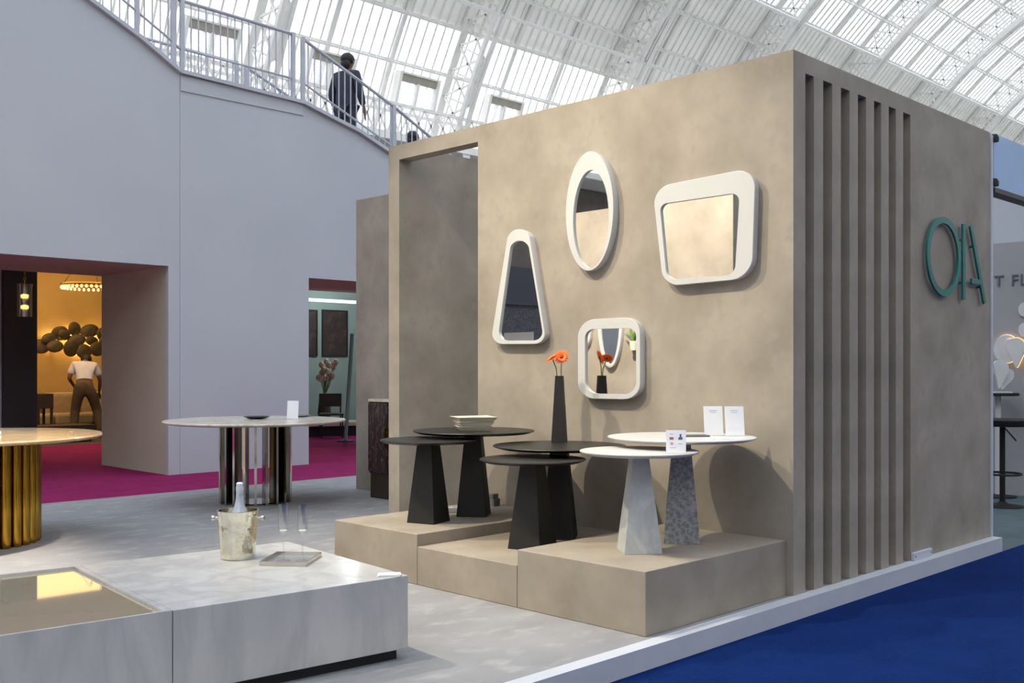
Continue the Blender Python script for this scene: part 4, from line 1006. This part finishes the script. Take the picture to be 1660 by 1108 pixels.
t = thing('display_table', 'dark low display table in the sage room', 'table', (c.x, c.y, HALL), R(-20))
MB().box(-0.75, 0.75, -0.4, 0.4, 0.20, 0.28).build('table_top', M['cream_marble'], t, bevel=0.01)
MB().box(-0.65, 0.65, -0.32, 0.32, 0, 0.20).build('plinth', M['black'], t)
c = at_d(526, 690, 21.4)
t = thing('dried_flower_vase', 'tall vase of pale dried flowers in the sage room', 'vase', (c.x, c.y, HALL+0.28), 0)
MB().lathe([(0.0,0),(0.10,0),(0.14,0.15),(0.11,0.42),(0.06,0.5),(0.07,0.55),(0.055,0.55),(0.0,0.45)], 24).build('vase_body', M['brown_dark'], t, smooth=True)
for k in range(22):
    a = random.uniform(0, 2*PI); rr = random.uniform(0.02, 0.24); zz = random.uniform(0.85, 1.22)
    MB().tube([(0,0,0.5),(rr*0.5*math.cos(a), rr*0.5*math.sin(a), 0.75),(rr*math.cos(a), rr*math.sin(a), zz)], 0.006, 5).build('stalk', M['stem'], t)
    MB().ball((rr*math.cos(a), rr*math.sin(a), zz), 0.055, 0.055, 0.07, 8, 6).build('seed_head', M['dried'], t, smooth=True)
c = at_d(537, 690, 20.3)
t = thing('metal_chair', 'thin black framed chair beside the dried flowers', 'chair', (c.x, c.y, HALL), R(-30))
for sx in (-1, 1):
    MB().tube([(sx*0.2,-0.2,0),(sx*0.2,-0.2,0.45)], 0.014, 8).build('leg', M['black'], t)
    MB().tube([(sx*0.2,0.2,0),(sx*0.2,0.2,0.85)], 0.014, 8).build('leg', M['black'], t)
MB().box(-0.22, 0.22, -0.22, 0.22, 0.44, 0.48).build('seat', M['brown_dark'], t, bevel=0.01)
MB().box(-0.22, 0.22, 0.185, 0.215, 0.60, 0.86).build('backrest', M['brown_dark'], t, bevel=0.01)
a = at_d(571, 560, 19.4); b = at_d(560, 690, 19.2)
t = thing('leaning_pole', 'slim green pole leaning in the sage room', 'pole', (b.x, b.y, HALL))
MB().tube([(0,0,0.02), (a.x-b.x, a.y-b.y, 2.0)], 0.035, 10).build('shaft', M['sage'], t, smooth=True)
MB().lathe([(0,0),(0.16,0),(0.16,0.02),(0.03,0.03),(0,0.03)], 20).build('foot_disc', M['black'], t)

# ================================================================== OBJECTS: neighbouring booth
def lettering(txt, loc, size, rot, m, label):
    cu = bpy.data.curves.new('lettering', 'FONT'); cu.body = txt; cu.size = size; cu.extrude = 0.006; cu.space_character = 1.12
    o = bpy.data.objects.new('tmp', cu); C.objects.link(o)
    dg = bpy.context.evaluated_depsgraph_get(); dg.update()
    me = bpy.data.meshes.new_from_object(o.evaluated_get(dg)); bpy.data.objects.remove(o)
    me.materials.clear(); me.materials.append(m)
    o = bpy.data.objects.new('wall_lettering', me); C.objects.link(o); o.location = loc; o.rotation_euler = rot
    return tag(o, label, 'lettering')
a = at_X(1611, 465, 11.59)
lettering('T FLO', (11.592, a.y, a.z), 0.172, (R(90), 0, R(-90)), M['letter_grey'], 'grey capital letters T FLO on the neighbouring booth wall')
c = at_d(1625, 822, 10.15)
t = thing('bar_stool', 'black bar stool in the neighbouring booth', 'stool', (c.x, c.y, HALL))
MB().lathe([(0,0),(0.20,0),(0.20,0.008),(0.05,0.03),(0.03,0.05),(0,0.05)], 28).build('base_disc', M['black'], t, smooth=True)
MB().tube([(0,0,0.02),(0,0,0.80)], 0.026, 14).build('pole', M['black'], t, smooth=True)
MB().frustum(0.19, 0.20, 0.79, 0.855, 24, 0).build('seat', M['black'], t, bevel=0.01)
MB().tube([(0.17*math.cos(2*PI*k/28), 0.17*math.sin(2*PI*k/28), 0.32) for k in range(28)], 0.011, 8, True).build('foot_ring', M['black'], t, smooth=True)
MB().bar((0,0,0.32),(0.17,0,0.32), 0.012).bar((0,0,0.32),(-0.17,0,0.32), 0.012).build('ring_spoke', M['black'], t)
MB().tube([(0.03,0,0.78),(0.14,-0.08,0.64)], 0.007, 8).build('height_lever', M['black'], t)
c = at_d(1618, 637, 10.9)
t = thing('bar_table', 'thin black bar table behind the bar stool', 'table', (c.x, c.y, HALL))
hb = 0.995+0.1
MB().lathe([(0,hb-0.03),(0.20,hb-0.03),(0.205,hb-0.015),(0.20,hb),(0,hb)], 36).build('table_top', M['black'], t, smooth=True)
MB().tube([(0,0,0.02),(0,0,hb-0.03)], 0.03, 12).build('pole', M['white_petal'], t, smooth=True)
MB().lathe([(0,0),(0.18,0),(0.18,0.012),(0.04,0.03),(0,0.03)], 28).build('base_disc', M['black'], t, smooth=True)
def petal_mesh(w_, h_, th=0.03):
    pts = rounded([(-w_*0.5,h_*0.42),(w_*0.18,h_*0.5),(w_*0.5,h_*0.22),(0.05*w_,-h_*0.5)], [w_*0.25,w_*0.2,w_*0.25,w_*0.15], 6)
    return [(p_[0], p_[1]) for p_ in pts]
pl = petal_mesh(0.24, 0.34)
X_W = 11.6
c = at_X(1646, 573, X_W-0.06)
t = thing('wall_lamp', 'grey shield-shaped wall lamp with warm glow around its rim', 'lamp', (X_W, c.y, c.z), group='shield wall lamps')
MB().prism([(-a_, b_) for a_, b_ in pl], -0.075, -0.05, 'X').build('shield', M['white_petal'], t, bevel=0.004)
MB().prism([(-a_*1.04, b_*1.03) for a_, b_ in pl], -0.048, -0.040, 'X').build('glow_panel', M['glow_booth'], t)
MB().box(-0.04, 0, -0.04, 0.04, -0.04, 0.04).build('wall_mount', M['paper'], t)
c = at_X(1631, 566, X_W-0.04)
t = thing('wall_lamp', 'rounded white wall lamp half behind the grey shield lamp', 'lamp', (X_W, c.y, c.z), group='shield wall lamps')
MB().prism([(0.13*math.cos(2*PI*k/28), 0.15*math.sin(2*PI*k/28)) for k in range(28)], -0.04, -0.022, 'X').build('disc', M['white_petal'], t)
MB().prism([(0.135*math.cos(2*PI*k/28), 0.155*math.sin(2*PI*k/28)) for k in range(28)], -0.021, -0.014, 'X').build('glow_panel', M['glow_booth'], t)
MB().box(-0.014, 0, -0.04, 0.04, -0.04, 0.04).build('wall_mount', M['paper'], t)
for v_ in (502, 535):
    c = at_X(1660, v_, X_W-0.03)
    t = thing('wall_lamp', ('upper' if v_ == 502 else 'lower') + ' small round white wall lamp at the edge of the booth wall', 'lamp', (X_W, c.y, c.z), group='small round wall lamps')
    MB().prism([(0.055*math.cos(2*PI*k/24), 0.075*math.sin(2*PI*k/24)) for k in range(24)], -0.035, -0.015, 'X').build('disc', M['white_petal'], t)
    MB().box(-0.015, 0, -0.02, 0.02, -0.02, 0.02).build('wall_mount', M['paper'], t)
c = at_d(1622, 637, 10.85)
t = thing('petal_sculpture', 'white plaster petals standing on the black bar table', 'sculpture', (c.x, c.y, HALL+hb+0.001), R(-45))
for (dx, a_, s_) in ((-0.05, 0.15, 0.95), (0.05, -0.25, 0.8), (0.0, 0.45, 0.72)):
    o = MB().prism([(p_[0]*s_, (p_[1]+0.17)*s_) for p_ in petal_mesh(0.2, 0.34)], -0.012, 0.012).build('petal', M['white_petal'], t, loc=(dx, dx*0.8, 0.030), bevel=0.004); o.rotation_euler.y = a_
MB().box(-0.10, 0.10, -0.06, 0.06, 0.0, 0.014).build('sculpture_base', M['white_petal'], t)
